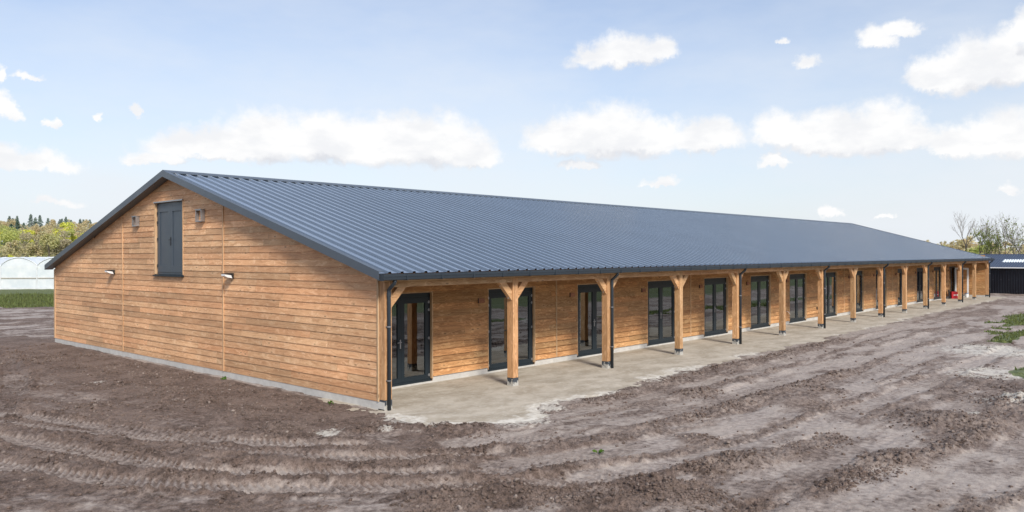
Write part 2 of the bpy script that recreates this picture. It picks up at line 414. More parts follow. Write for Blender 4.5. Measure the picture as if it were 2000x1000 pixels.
# ------------------------------------------------------------------ ground
TRACKS = [  # (line, half width, depth)
    ([(-6.6, 8.5), (-5.67, 4.95), (-5.06, 3.26), (-4.28, 1.17), (-3.71, -1.36), (-2.76, -2.82), (-1.09, -4.3)], .27, .05),
    ([(-7.0, 6.8), (-6.12, 3.26), (-5.4, 0.5), (-4.77, -1.74), (-4.28, -2.35), (-3.18, -3.58), (-1.9, -4.95)], .25, .06),
    ([(-5.9, 7.3), (-5.44, 5.83), (-4.72, 3.33), (-4.0, 1.3), (-3.3, -.7), (-2.2, -2.1)], .20, .04),
    ([(-7.3, 3.2), (-6.72, 0.99), (-6.05, -0.68), (-5.43, -2.11), (-4.23, -3.61), (-2.63, -5.23), (-1.2, -6.25)], .28, .06),
    ([(-.9, -3.2), (-0.05, -3.67), (2.07, -4.19), (5.31, -4.6), (10.86, -4.7), (17.65, -4.5), (28, -4.3)], .45, .035),
    ([(-1.6, -4.9), (0.44, -5.53), (1.67, -5.97), (4.08, -6.2), (10.49, -6.0), (16.81, -5.7), (28, -5.8)], .40, .04),
    ([(-1.0, -6.1), (0.2, -6.61), (2.18, -7.2), (6.45, -7.3), (11.83, -7.5), (22, -7.6)], .30, .05),
    ([(-2.0, -8.0), (-.6, -7.95), (0.97, -8.3), (3.64, -8.4), (7.8, -8.9), (14, -9.2)], .42, .06),
    ([(-1.7, -9.2), (0.72, -9.55), (2.27, -10.0), (4.4, -10.5), (8, -11)], .60, .05),
    ([(0.6, -2.9), (3.0, -3.1), (6.0, -3.35), (12, -3.2), (24, -2.7), (40, -2.2)], .28, .035),
    ([(-2.63, 16.46), (-3.9, 10.07), (-5.6, 5.6)], .28, .07),
    ([(-6, 30), (-5.5, 20), (-6.3, 12), (-8, 6)], .3, .06)]
TRACKS = [(smoothline(l), w, d) for l, w, d in TRACKS]
BERMS = [([(-2.31, 7.82), (-2.31, 2.1), (-2.55, -0.39)], .42, .09), ([(-1.6, -1.1), (-0.74, -1.7), (-0.05, -2.64), (-0.15, -3.16)], .30, .10),
         ([(-4.59, -0.13), (-4.06, -1.65), (-3.46, -2.73)], .18, .09), ([(-3.41, -5.43), (-2.6, -5.9), (-2.29, -6.73), (-1.3, -7.17), (-0.87, -7.76)], .42, .12),
         ([(2.03, -4.99), (3.36, -5.15), (6.5, -5.27), (12, -5.3)], .25, .07), ([(.3, -7.1), (1.2, -7.35), (2.4, -7.9), (3.8, -7.8)], .35, .09),
         ([(.2, -8.9), (1.6, -9.05), (3.6, -9.5), (5.8, -9.8)], .22, .08), ([(3.6, -2.75), (9, -2.45), (20, -2.2)], .25, .05)]
MOUNDS = [(6.54, -6.14, .55, .20), (2.08, -6.13, .35, .09), (1.08, -7.41, .42, .17), (-0.85, -7.12, .35, .14), (-2.49, -5.95, .45, .16), (6.45, -9.08, .9, .24),
          (-4.14, 4.44, .4, .06), (8.12, -5.98, .5, .10), (6.05, -3.79, .5, .08), (2.94, -9.19, .4, .10), (9.5, -10.3, 1.1, .30), (12, -9.5, 1.0, .22), (66, -4.5, 2.6, .9), (61, -4.2, 1.6, .35)]
EDGE = [(-.1, .9), (0.05, -0.2), (-0.09, -1.39), (0.19, -2.11), (0.67, -2.9), (1.82, -2.9), (2.34, -2.2), (3.5, -2.29), (5.11, -2.2), (8.65, -1.92), (12.88, -1.74), (18.94, -1.83), (25.51, -1.53), (39.98, -1.25), (57, -1.1)]
def path_limit(x):
    xs = [e[0] for e in EDGE[3:]]; ys = [e[1] for e in EDGE[3:]]
    return np.interp(x, xs, ys)
def ground_fields(x, y):
    r = np.hypot(x - cam.location.x, y - cam.location.y)
    near = r < 75
    # distance to the building outline (0 inside)
    bx = np.maximum(np.maximum(-x, x - 56.2), 0); by = np.maximum(np.maximum(-y, y - 19.7), 0)
    q = np.hypot(bx, by); inside = q <= 0
    arc = np.where((x > 0), x, np.where(y > 0, -y, 0)) + np.where((x < 0) & (y < 0), (np.arctan2(-x, -y)) * -1.0 * q * .8, 0)
    # path mask
    lim = path_limit(x); jag = (fbm(x * 1.7, y * 1.7, 5, .62) - .5)
    sand = np.minimum((y - lim) + jag * 1.0, (x + .25 - np.where(y < -.2, .25 * (y + .2), 0)) + jag * .8)
    sand = np.where(x > 58 + jag * 2, -1, sand)
    sm = sst(-.12, .25, sand) * (y < 3)
    h = (fbm(x * .22, y * .22, 3) - .5) * .16 * sst(.6, 4, q) + (fbm(x * .9 + 9, y * .9, 3) - .5) * .10 * sst(.3, 2, q)
    dry = np.zeros_like(x); rough = np.ones_like(x) * .55
    st = fbm(arc * .25 + 3, q * 1.25 + 7, 5, .62); st2 = fbm(arc * .7 + 31, q * 3.2, 5, .62)
    front = sst(-1.5, 1.0, x - y * .0) * (y < 1)      # facade side is trafficked and pale
    iso = fbm(x * .42 + y * .25 + 60, y * .75 - x * .12, 5, .62); iso2 = fbm(x * 1.9 + 11, y * 2.6, 4, .6)
    dry = sst(.40, .64, st * .36 + st2 * .18 + iso * .30 + iso2 * .16 + front * .05 - .012) * .9
    dry = np.clip(dry + .22 * sst(-1.8, 1.5, x) * (iso2 - .1), 0, 1)
    dry = dry * np.where((x < -.2) & (y > -1.0), sst(1.9, 3.6, q) * .55, 1)
    comp = np.zeros_like(x)
    for line, w, d in TRACKS:
        lft = line[0][0] < -2.3 and line[0][1] > 0
        d *= .62 if lft else .36
        k = near & (q > .1)
        if not k.any(): continue
        dd = np.full(x.shape, 9.); aa = np.zeros(x.shape)
        dd[k], aa[k] = polydist(x[k], y[k], line)
        wv = w * (.8 + .5 * vnoise(aa * .8, aa * 0 + w * 31)); fade = sst(.30, .52, fbm(aa * .35 + w * 50, aa * 0 + 3.3, 2) + .12)
        c = sst(wv * 1.05, wv * .75, dd) * (np.maximum(fade, .75) if lft else fade)
        lug = np.sin((aa + dd * .7) * 2 * PI / .13)
        comp = np.maximum(comp, c); h = h * (1 - c * .8) - c * d + c * (.014 if lft else .008) * lug * (1.3 if lft else sst(.35, .6, vnoise(aa * .4, aa * 0 + 9.7) + .1))
        ridge = np.exp(-((dd - wv * 1.45) / (.30 * w + .03)) ** 2) * fade
        h = h + ridge * d * (.60 if lft else .45) * (.4 + .9 * iso); rough = rough * (1 - c * .85) + ridge * .9
        dry = np.maximum(dry * (1 - ridge * (.75 if lft else .5)), c * (.55 + .5 * vnoise(aa * .6, aa * 0 + 1.7)) * ((.16 if line[0][1] > 16 else .80) * (.85 + .3 * lug) if lft else .8))
    for line, w, d in BERMS:
        dd = np.full(x.shape, 9.); k = near; dd[k], _ = polydist(x[k], y[k], line)
        g = np.exp(-(dd / w) ** 2) * (.45 + 1.1 * fbm(x * 1.3, y * 1.3, 3))
        g = g * sst(.30, .55, fbm(x * .5 + 40, y * .5, 3)); h = h + g * d * .6; rough = rough + g * 1.0; dry = dry * (1 - np.clip(g * 1.0, 0, 1))
    for mx, my, mr, mh in MOUNDS:
        g = np.exp(-(((x - mx) ** 2 + (y - my) ** 2) / mr ** 2) * (.7 + fbm(x * 2, y * 2, 3) * .7))
        h = h + g * mh * .75; rough = rough + g * 1.2; dry = dry * (1 - np.clip(g * 1.5, 0, 1))
    dry = np.maximum(dry, (.22 + .30 * iso2) * sst(-1.8, 1.5, x) * (y < 1))
    # clods: cellular-looking ridged noise, two sizes
    det = sst(75, 25, r)
    n1 = fbm(x * 5.5, y * 5.5, 4, .62); n2 = fbm(x * 17 + 4, y * 17, 3, .6)
    r1 = 1 - np.abs(2 * n1 - 1) * 2.2
    amp = np.clip(rough * (1 - dry * .72), 0.14, 1.35) * (1 - .8 * comp)
    clod = np.clip(vnoise(x * 11 + 50, y * 11) * 1.6 - .55, 0, 1) ** .8 * np.clip(vnoise(x * 2.3, y * 2.3 + 80) * 2 - .5, 0, 1)
    n3 = fbm(x * 38 + 9, y * 38, 2, .6) - .5
    h = h + det * amp * ((n1 - .5) * .052 + (n2 - .5) * .060 + n3 * .030 * sst(24, 10, r) + r1 * .010 + clod * .045) * sst(.05, .5, q)
    h = h + dry * (fbm(arc * 2.2, q * 9, 3) - .5) * .022 * det
    # near the building: flat, slightly below plinth
    h = h * sst(.0, .35, q) - .035 * sst(2.5, 0, np.hypot(x + .3, y + .2)) + .03 * ((x < 0) & (q < .4)) * vnoise(x * 3, y * 3)
    h = h * (1 - sm) + sm * ((fbm(x * 3, y * 3, 4) - .5) * .022 * sst(.1, -.4, y) + (fbm(x * .8, y * .8, 2) - .5) * .03 * sst(.3, -.6, y) - .0)
    # pale loose sand along the outer edge of the path
    chalk = sst(.55, .1, np.abs(sand - .12)) * .6 * (x < 60) * (y < -.4) * sst(.42, .62, fbm(x * .6, y * .6 + 5, 3) + .25 * sst(6, 0, x))
    for cx_, cy_, cr in ((-2.51, 8.63, .35), (-0.37, -1.98, .4), (-1.92, -0.86, .5), (1.1, -2.95, .7), (2.4, -2.35, .6), (9.5, -10.0, 1.3), (7.2, -9.2, .5), (-1.2, -1.6, .3), (14, -8.5, 2.0), (20, -7.6, 3.0)):
        g = np.exp(-(((x - cx_) ** 2 + (y - cy_) ** 2) / cr ** 2)); chalk = np.maximum(chalk, g * (.35 + .75 * fbm(x * 2.3, y * 2.3, 4)))
    h = h + chalk * (1 - sm * .3) * (fbm(x * 8, y * 8, 3) - .35) * .05 * det * sst(.1, .5, q)
    # grass: far fields, the strip at the back left, patches at the right
    depth = (x + 10.44) * .7402 + (y + 13.09) * .6724
    lat = (x + 10.44) * .6724 - (y + 13.09) * .7402
    gn = fbm(x * .12, y * .25, 4, .6) - .5
    gl = sst(-3.5, 3.5, depth - 50.5 + gn * 22 + (fbm(x * .5, y * .9, 3) - .5) * 9) * (y > 20)
    gr = np.zeros_like(x)
    for ex, ey, ea, eb in ((37, -6.0, 10, 1.25), (27, -6.9, 4, .55), (16.8, -9.1, 3.2, .55), (21, -8.4, 2.0, .35), (48, -5.2, 8, .8)):
        gr = np.maximum(gr, sst(1.25, .65, np.sqrt(((x - ex) / ea) ** 2 + ((y - ey) / eb) ** 2) + (fbm(x * .6, y * 1.5, 4, .6) - .5) * 1.6))
    gr2 = sst(0, 8, (r - 78) + gn * 16)
    gr3 = sst(0, 2.5, -17.5 + 4.0 * sst(12, 26, x) - y + gn * 6)
    grass = np.clip(gl + gr + gr2 + gr3, 0, 1) * (1 - sm) * (q > .2)
    mudl = sst(1, 0, np.abs(depth - 52.5 + gn * 5) / .9) * (lat < -30) * 0.6 * sst(-36.5, -38.5, lat)
    grass = grass * (1 - mudl)
    # the wooded rise far behind
    azd = np.degrees(np.arctan2(y + 13.09, x + 10.44))
    h = h + sst(235, 420, r) * (8.5 * sst(25, 62, azd) * sst(160, 110, azd) + 1.0)
    h = np.where(inside & (y > 2.3), -.03, h)
    return h, dry, grass, chalk, sand

angs = np.concatenate([np.arange(YAW - 37, YAW + 37, .085), np.arange(YAW + 40, YAW + 320, 1.6)])
rad = [1.2]
while rad[-1] < 4000:
    x = rad[-1]
    rad.append(x + (x * .08 if x < 5.5 else x * .0031 if x < 26 else x * .005 if x < 45 else x * .009 if x < 90 else x * .03 if x < 500 else x * .2))
rad = np.array(rad)
AA, RR = np.meshgrid(np.radians(angs), rad)
GX = cam.location.x + RR * np.cos(AA); GY = cam.location.y + RR * np.sin(AA)
fl = [a.ravel() for a in (GX, GY)]
H_, DRY, GRS, CHK, SND = ground_fields(*fl)
def grid_mesh(name, verts, faces, attrs, mat):
    me = bpy.data.meshes.new(name)
    me.vertices.add(len(verts)); me.vertices.foreach_set('co', verts.astype(np.float32).ravel())
    n = len(faces); k = faces.shape[1]
    me.loops.add(n * k); me.loops.foreach_set('vertex_index', faces.astype(np.int32).ravel())
    me.polygons.add(n); me.polygons.foreach_set('loop_start', np.arange(0, n * k, k, dtype=np.int32))
    me.polygons.foreach_set('loop_total', np.full(n, k, dtype=np.int32))
    for nm, a in attrs.items():
        if a.ndim == 1:
            at = me.attributes.new(nm, 'FLOAT', 'POINT'); at.data.foreach_set('value', a.astype(np.float32))
        else:
            at = me.attributes.new(nm, 'FLOAT_COLOR', 'POINT'); at.data.foreach_set('color', a.astype(np.float32).ravel())
    me.materials.append(mat); me.update(calc_edges=True); me.validate()
    o = bpy.data.objects.new(name, me); COL.objects.link(o); return o
na, nr = len(angs), len(rad)
ii, jj = np.meshgrid(np.arange(nr - 1), np.arange(na), indexing='ij')
j2 = (jj + 1) % na
F = np.stack([ii * na + jj, (ii + 1) * na + jj, (ii + 1) * na + j2, ii * na + j2], -1).reshape(-1, 4)
V = np.stack([fl[0], fl[1], H_], 1)
# centre cap
V = np.vstack([V, [[cam.location.x, cam.location.y, 0.0]]])
at = {k: np.append(v, 0.0) for k, v in dict(dry=DRY, grass=GRS, chalk=CHK).items()}
g_ob = grid_mesh('ground', V, F, at, M['mud'])
tag(g_ob, kind='structure')
g_ob.data.polygons.foreach_set('use_smooth', [True] * len(g_ob.data.polygons))
# the sandy path: own sheet, 4 mm above the mud
smask = (SND > 0.0) & (fl[1] < 2.2) & (fl[0] > -.5) & (fl[0] < 62)
fm = smask[F].all(1)
Fp = F[fm]; used, inv = np.unique(Fp, return_inverse=True)
Vp = V[used] + np.array([0, 0, .004])
p_ob = grid_mesh('path', Vp, inv.reshape(-1, 4), {'chalk': CHK[used]}, M['sand'])
p_ob.data.polygons.foreach_set('use_smooth', [True] * len(p_ob.data.polygons))
tag(p_ob, kind='structure')

# loose clods of mud: too many to count
def icos():
    t = (1 + 5 ** .5) / 2
    v = np.array([(-1, t, 0), (1, t, 0), (-1, -t, 0), (1, -t, 0), (0, -1, t), (0, 1, t), (0, -1, -t), (0, 1, -t), (t, 0, -1), (t, 0, 1), (-t, 0, -1), (-t, 0, 1)], float)
    v /= np.linalg.norm(v[0])
    f = np.array([(0, 11, 5), (0, 5, 1), (0, 1, 7), (0, 7, 10), (0, 10, 11), (1, 5, 9), (5, 11, 4), (11, 10, 2), (10, 7, 6), (7, 1, 8), (3, 9, 4), (3, 4, 2), (3, 2, 6), (3, 6, 8), (3, 8, 9), (4, 9, 5), (2, 4, 11), (6, 2, 10), (8, 6, 7), (9, 8, 1)])
    return v, f
def clods():
    CAMX, CAMY = cam.location.x, cam.location.y
    iv, iF = icos(); g = np.random.RandomState(5)
    n = 520000
    rr = 6.5 * (34 / 6.5) ** (g.rand(n) ** .8); aa = np.radians(YAW + (g.rand(n) - .5) * 78)
    x = cam.location.x + rr * np.cos(aa); y = cam.location.y + rr * np.sin(aa)
    h, dry, gr, ck, sd = ground_fields(x, y)
    w = np.exp(-5 * dry) * .9
    for line, lw, d in BERMS:
        dd, _ = polydist(x, y, line); w = np.maximum(w, np.exp(-(dd / lw) ** 2) * 1.3)
    for mx, my, mr, mh in MOUNDS: w = np.maximum(w, np.exp(-((x - mx) ** 2 + (y - my) ** 2) / mr ** 2) * 1.3)
    w *= np.clip(fbm(x * 1.1 + 70, y * 1.1, 3) * 3 - 1.0, .10, 1.3)
    q = np.hypot(np.maximum(-x, 0), np.maximum(-y, 0))
    k = (g.rand(n) < w * .50) & ((sd < -.15)) & (q > .15) & ((x < -.15) | (y < -.2))
    x, y, h, ck = x[k], y[k], h[k], ck[k]; n = len(x)
    s = (.006 + .022 * g.rand(n) ** 4.5) * (1 + .015 * np.hypot(x - CAMX, y - CAMY))
    P = iv[None] * (1 + .55 * (g.rand(n, 12, 1) - .5)) * s[:, None, None] * (.7 + .8 * g.rand(n, 1, 3)) * np.array([1, 1, .7])
    a = g.rand(n) * 2 * PI; c, sn = np.cos(a)[:, None], np.sin(a)[:, None]
    X = P[..., 0] * c - P[..., 1] * sn; Y = P[..., 0] * sn + P[..., 1] * c
    Vv = np.stack([X + x[:, None], Y + y[:, None], P[..., 2] + (h + s * .25)[:, None]], -1).reshape(-1, 3)
    Fv = (iF[None] + (np.arange(n) * 12)[:, None, None]).reshape(-1, 3)
    o = grid_mesh('mud_clods', Vv, Fv, {'dry': np.repeat(g.rand(n) ** 4 * .55, 12), 'grass': np.zeros(n * 12), 'chalk': np.repeat(ck * .8, 12)}, M['mud'])
    tag(o, 'crumbled brown clods of mud strewn over the rutted ground', 'mud clods', kind='stuff')
clods()

# ------------------------------------------------------------------ the barn
D = 4.0; L = 56.0; BW = 19.64; RW = 1.94         # bay, length, width, depth of the veranda
EY, EZ = -.17, 2.872; RY, RZ = BW / 2, 5.68
SL = (RZ - EZ) / (RY - EY)
def roof_z(y): return EZ + (y - EY) * SL if y <= RY else EZ + (BW - y - EY) * SL
barn = empty('timber_barn', (0, 0, 0))
tag(barn, 'long low timber clad barn with dark ribbed metal roof and a veranda on posts', 'barn')
EXP = .1665
def boards(mb, axis, u0, u1, z0, z1, off, sign, lim=None, holes=(), lmin=2.6, lmax=5.2):
    """lapped boards on a vertical wall. axis: 0 runs along x at y=off, 1 runs along y at x=off. sign: outward direction"""
    rows = int(math.ceil((z1 - z0) / EXP))
    def P(u, d, z): return (u, off + sign * d, z) if axis == 0 else (off + sign * d, u, z)
    for k in range(rows):
        a = z0 + k * EXP; b = min(a + EXP, z1)
        cuts = [u0]; 
        x = u0 + random.uniform(.8, lmax)
        while x < u1 - .7: cuts.append(x); x += random.uniform(lmin, lmax)
        cuts.append(u1)
        for c0, c1 in zip(cuts[:-1], cuts[1:]):
            segs = [(c0, c1)]; part = []
            for h0, h1, g0, g1 in holes:
                if b > g0 + .001 and a < g1 - .001:
                    i0, i1 = max(c0, h0), min(c1, h1)
                    if i1 - i0 > .02:
                        if a < g0 - .02: part.append((i0, i1, a, g0))
                        if b > g1 + .02: part.append((i0, i1, g1, b))
                    ns = []
                    for s0, s1 in segs:
                        if h1 <= s0 or h0 >= s1: ns.append((s0, s1)); continue
                        if h0 > s0: ns.append((s0, h0))
                        if h1 < s1: ns.append((h1, s1))
                    segs = ns
            rnd = random.random()
            jit = random.uniform(-.002, .002)
            aa_, bb_ = a, b
            for s0, s1, a, b in [(p, q_, aa_, bb_) for p, q_ in segs] + part:
                if s1 - s0 < .01: continue
                a0, a1, b0, b1 = s0, s1, s0, s1
                if lim:
                    la, ra = lim(a); lb, rb = lim(b)
                    a0, a1 = max(s0, la), min(s1, ra); b0, b1 = max(s0, lb), min(s1, rb)
                    if a1 - a0 < .02: continue
                    if b1 < b0: b0 = b1 = (a0 + a1) / 2
                lo, hi = (.019 if axis == 1 else .042) + jit, .004
                uv = lambda u, z: (u + rnd * 7, z - a + rnd * 3)
                g = .0015
                mb.quad([P(a0 + g, lo, a), P(a1 - g, lo, a), P(b1 - g, hi, b), P(b0 + g, hi, b)], rnd, [uv(a0, a), uv(a1, a), uv(b1, b), uv(b0, b)])
                mb.quad([P(a0 + g, 0, a), P(a1 - g, 0, a), P(a1 - g, lo, a), P(a0 + g, lo, a)], rnd, [uv(a0, a), uv(a1, a), uv(a1, a + .02), uv(a0, a + .02)])
            a, b = aa_, bb_
# --- gable wall, towards the camera
PL = .165
LD = (9.13, 10.94, 2.70, 4.83)
def glim(z):
    if z <= EZ - .16: return (-1, BW + 1)
    y = EY + (z - EZ + .10) / SL
    return (y, BW - y)
mb = MB(); boards(mb, 1, .20, BW - .02, PL, 5.62, -.002, -1, glim, [(LD[0] - .03, LD[1] + .03, LD[2] - .03, LD[3] + .03)])
mb.build('gable_cladding', M['clad'], barn, recalc=False)
mb = MB()
def gable_core(mb, x0, x1):
    for y0, y1 in ((.195, LD[0] - .02), (LD[0] - .02, LD[1] + .02), (LD[1] + .02, BW)):
        if y0 == LD[0] - .02:
            spans = [(-.05, LD[2] - .02, -.05, LD[2] - .02), (LD[3] + .02, roof_z(y0) - .1, LD[3] + .02, roof_z(y1) - .1)]
        else:
            spans = [(-.05, roof_z(y0) - .1, -.05, roof_z(y1) - .1)]
            if y0 < RY < y1: pass
        for a0, a1, b0, b1 in spans:
            mb.hexa([(x0, y0, a0), (x1, y0, a0), (x1, y1, b0), (x0, y1, b0), (x0, y0, a1), (x1, y0, a1), (x1, y1, b1), (x0, y1, b1)])
gable_core(mb, .0, .12); mb.build('gable_core', M['soffit'], barn)
mb = MB(); mb.box(-.012, .10, .0, BW, -.3, PL - .004); mb.build('plinth', M['concrete'], barn)
mb = MB(); mb.box(-.034, -.002, BW - .10, BW + .03, PL, EZ - .12, 2); mb.build('corner_trim', M['strip'], barn)
for yy, nm in ((13.35, 0), (6.78, 1)):
    mb = MB(); mb.box(-.040, -.003, yy - .022, yy + .022, PL, roof_z(yy) - .15, 2); mb.build('cover_strip', M['strip'], barn)
mb = MB(); mb.box(-.036, -.003, .175, .215, PL, EZ - .03, 2); mb.build('cover_strip', M['strip'], barn)
# --- veranda walls: facade with its door openings
DW, DZ0, DZ1 = 1.93, .05, 2.30
doors = [1.12] + [5.12 + 4 * k for k in range(13)]
holes = [(x - .02, x + DW + .02, DZ0 - .1, DZ1 + .02) for x in doors]
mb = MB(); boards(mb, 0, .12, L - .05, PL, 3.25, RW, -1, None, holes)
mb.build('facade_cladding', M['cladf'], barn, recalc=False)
mb = MB()
for (a, b) in zip([0.12] + [x + DW + .02 for x in doors], [x - .02 for x in doors] + [L - .05]): mb.box(a, b, RW + .002, RW + .12, 0, 3.3)
for x in doors: mb.box(x - .0195, x + DW + .0195, RW + .0025, RW + .1195, DZ1 + .02, 3.298)
mb.build('facade_core', M['soffit'], barn)
mb = MB()
for (a, b) in zip([0.12] + [x + DW + .03 for x in doors], [x - .03 for x in doors] + [L - .05]): mb.box(a, b, RW - .012, RW + .0015, -.1, PL - .004)
for x in doors: mb.box(x - .0295, x + DW + .0295, RW - .010, RW + .14, -.1, DZ0 - .003)
mb.build('plinth', M['concrete'], barn)
for x in (8.06, 16.06, 24.06, 32.06, 40.06, 48.06):
    mb = MB(); mb.box(x - .02, x + .02, RW - .042, RW - .003, PL, 3.2, 2); mb.build('cover_strip', M['strip'], barn)
# far end wall of the veranda, and the far gable
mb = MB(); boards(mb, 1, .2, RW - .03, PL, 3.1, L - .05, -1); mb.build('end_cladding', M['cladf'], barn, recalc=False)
mb = MB()
poly = [(.2, -.05), (BW, -.05), (BW, roof_z(BW) - .1), (RY, RZ - .1), (.2, roof_z(.2) - .1)]
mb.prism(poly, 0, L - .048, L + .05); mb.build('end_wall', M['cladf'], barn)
mb = MB(); mb.box(L - .064, L - .045, .2, RW - .03, -.1, PL - .004); mb.build('plinth', M['concrete'], barn)
mb = MB(); mb.box(.12, L - .06, BW - .12, BW, -.05, roof_z(BW) - .1); mb.build('rear_wall', M['cladf'], barn)
# inside: floor, back wall of the rooms, partitions, ceiling
mb = MB(); mb.box(.13, L - .06, RW + .15, BW - .13, -.04, .03); mb.build('floor_slab', M['plaster'], barn)
mb = MB(); mb.box(.13, L - .06, 7.2, 7.3, .031, 2.75)
mb.build('inner_wall', M['plaster'], barn)
for k in range(13):
    mb = MB(); mb.box(4 * k + 4.05, 4 * k + 4.15, RW + .14, 7.19, .031, 2.74); mb.build('partition', M['plaster'], barn)
mb = MB(); mb.box(.13, L - .06, RW + .13, 7.4, 2.76, 2.82); mb.build('ceiling_board', M['plaster'], barn)
# --- roof sheets
def roof_sheet(back):
    mb = MB(); P = 1 / 3; x = -.285; n = int((L + .57) / P)
    prof = []
    for k in range(n + 1):
        x0 = -.285 + k * P
        prof += [(x0, 0), (x0 + .243, 0), (x0 + .256, .036), (x0 + .320, .036)]
    prof = [p for p in prof if p[0] <= L + .286]
    prof.append((L + .285, 0))
    cs = 1 / math.hypot(1, SL); sn = SL * cs; rows = []
    N = 12
    for j in range(N + 1):
        t = j / N; y = EY + (RY - EY) * t; z = EZ + (RZ - EZ) * t
        rows.append([(px, (y - pz * sn), (z + pz * cs)) for px, pz in prof])
    if back: rows = [[(a, BW - b, c) for a, b, c in r] for r in rows]
    v = [p for r in rows for p in r]; m = len(prof)
    f = [(j * m + i, j * m + i + 1, (j + 1) * m + i + 1, (j + 1) * m + i) for j in range(N) for i in range(m - 1)]
    if back: f = [t[::-1] for t in f]
    me = bpy.data.meshes.new('roof_sheet'); me.from_pydata(v, [], f); me.materials.append(M['roof']); me.update()
    o = bpy.data.objects.new('roof_sheet', me); COL.objects.link(o); o.parent = barn
roof_sheet(False); roof_sheet(True)
mb = MB()   # insulated under-layer, dark, just below the pans
for s in (0, 1):
    fy = (lambda y: y) if s == 0 else (lambda y: BW - y)
    y0, y1 = EY + .05, RY; z0, z1 = roof_z(y0), RZ
    mb.hexa([(-.27, fy(y0), z0 - .09), (L + .27, fy(y0), z0 - .09), (L + .27, fy(y1), z1 - .09), (-.27, fy(y1), z1 - .09),
             (-.27, fy(y0), z0 - .012), (L + .27, fy(y0), z0 - .012), (L + .27, fy(y1), z1 - .012), (-.27, fy(y1), z1 - .012)])
mb.build('roof_lining', M['soffit'], barn)
# ridge cap
mb = MB(); cs = 1 / math.hypot(1, SL); hc = .052
mb.prism([(RY - .24, RZ - .24 * SL + hc - .03), (RY - .235, RZ - .235 * SL + hc), (RY, RZ + hc + .012), (RY + .235, RZ - .235 * SL + hc), (RY + .24, RZ - .24 * SL + hc - .03), (RY + .225, RZ - .225 * SL + hc - .008), (RY, RZ + hc + .004), (RY - .225, RZ - .225 * SL + hc - .008)], 0, -.29, L + .29)
mb.build('ridge_cap', M['verge'], barn)
# verge flashings
def verge(xf, xin, back):
    mb = MB(); f = (lambda y: y) if not back else (lambda y: BW - y)
    hh = .185; top = .052; a, b = EY - .02, RY
    def ring(y): z = roof_z(min(y, RY)) if y >= EY else EZ + (y - EY) * SL; return z
    s = 1 if xin > xf else -1
    za, zb = ring(a), ring(b)
    # upright face
    mb.hexa([(xf, f(a), za + top - hh), (xf + s * .012, f(a), za + top - hh), (xf + s * .012, f(b), zb + top - hh), (xf, f(b), zb + top - hh),
             (xf, f(a), za + top), (xf + s * .012, f(a), za + top), (xf + s * .012, f(b), zb + top), (xf, f(b), zb + top)])
    # top flange
    mb.hexa([(xf + s * .012, f(a), za + top - .010), (xin, f(a), za + top - .010), (xin, f(b), zb + top - .010), (xf + s * .012, f(b), zb + top - .010),
             (xf + s * .012, f(a), za + top), (xin, f(a), za + top), (xin, f(b), zb + top), (xf + s * .012, f(b), zb + top)])
    # bottom return under the overhang
    mb.hexa([(xf + s * .012, f(a), za + top - hh), (xf + s * .27, f(a), za + top - hh), (xf + s * .27, f(b), zb + top - hh), (xf + s * .012, f(b), zb + top - hh),
             (xf + s * .012, f(a), za + top - hh + .02), (xf + s * .27, f(a), za + top - hh + .02), (xf + s * .27, f(b), zb + top - hh + .02), (xf + s * .012, f(b), zb + top - hh + .02)])
    mb.build('verge_trim', M['verge'], barn)
verge(-.300, -.17, False); verge(-.300, -.17, True); verge(L + .300, L + .17, False); verge(L + .300, L + .17, True)
# gutter
mb = MB()
gx0, gx1 = -.275, L + .275
prof = [(-.195, 2.855), (-.195, 2.745), (-.205, 2.728), (-.300, 2.728), (-.318, 2.745), (-.322, 2.800), (-.330, 2.806), (-.330, 2.862), (-.318, 2.862), (-.318, 2.815), (-.308, 2.806), (-.300, 2.742), (-.210, 2.742), (-.203, 2.855)]
mb.prism(prof, 0, gx0, gx1)
mb.box(gx0 - .006, gx0 - .0005, -.332, -.190, 2.722, 2.868); mb.box(gx1 + .0005, gx1 + .006, -.332, -.190, 2.722, 2.868)
gut = mb.build('gutter', M['anthracite'], barn)
for k in range(57):
    mb = MB(); x = .35 + k * .985
    mb.box(x - .014, x + .014, -.336, -.3225, 2.735, 2.866); mb.box(x - .014, x + .014, -.3355, -.19, 2.7225, 2.7275)
    mb.build('gutter_bracket', M['anthracite'], gut)
mb = MB(); mb.box(-.2, L + .2, -.185, -.165, 2.70, 2.845, 0); mb.build('fascia_board', M['beam'], barn)
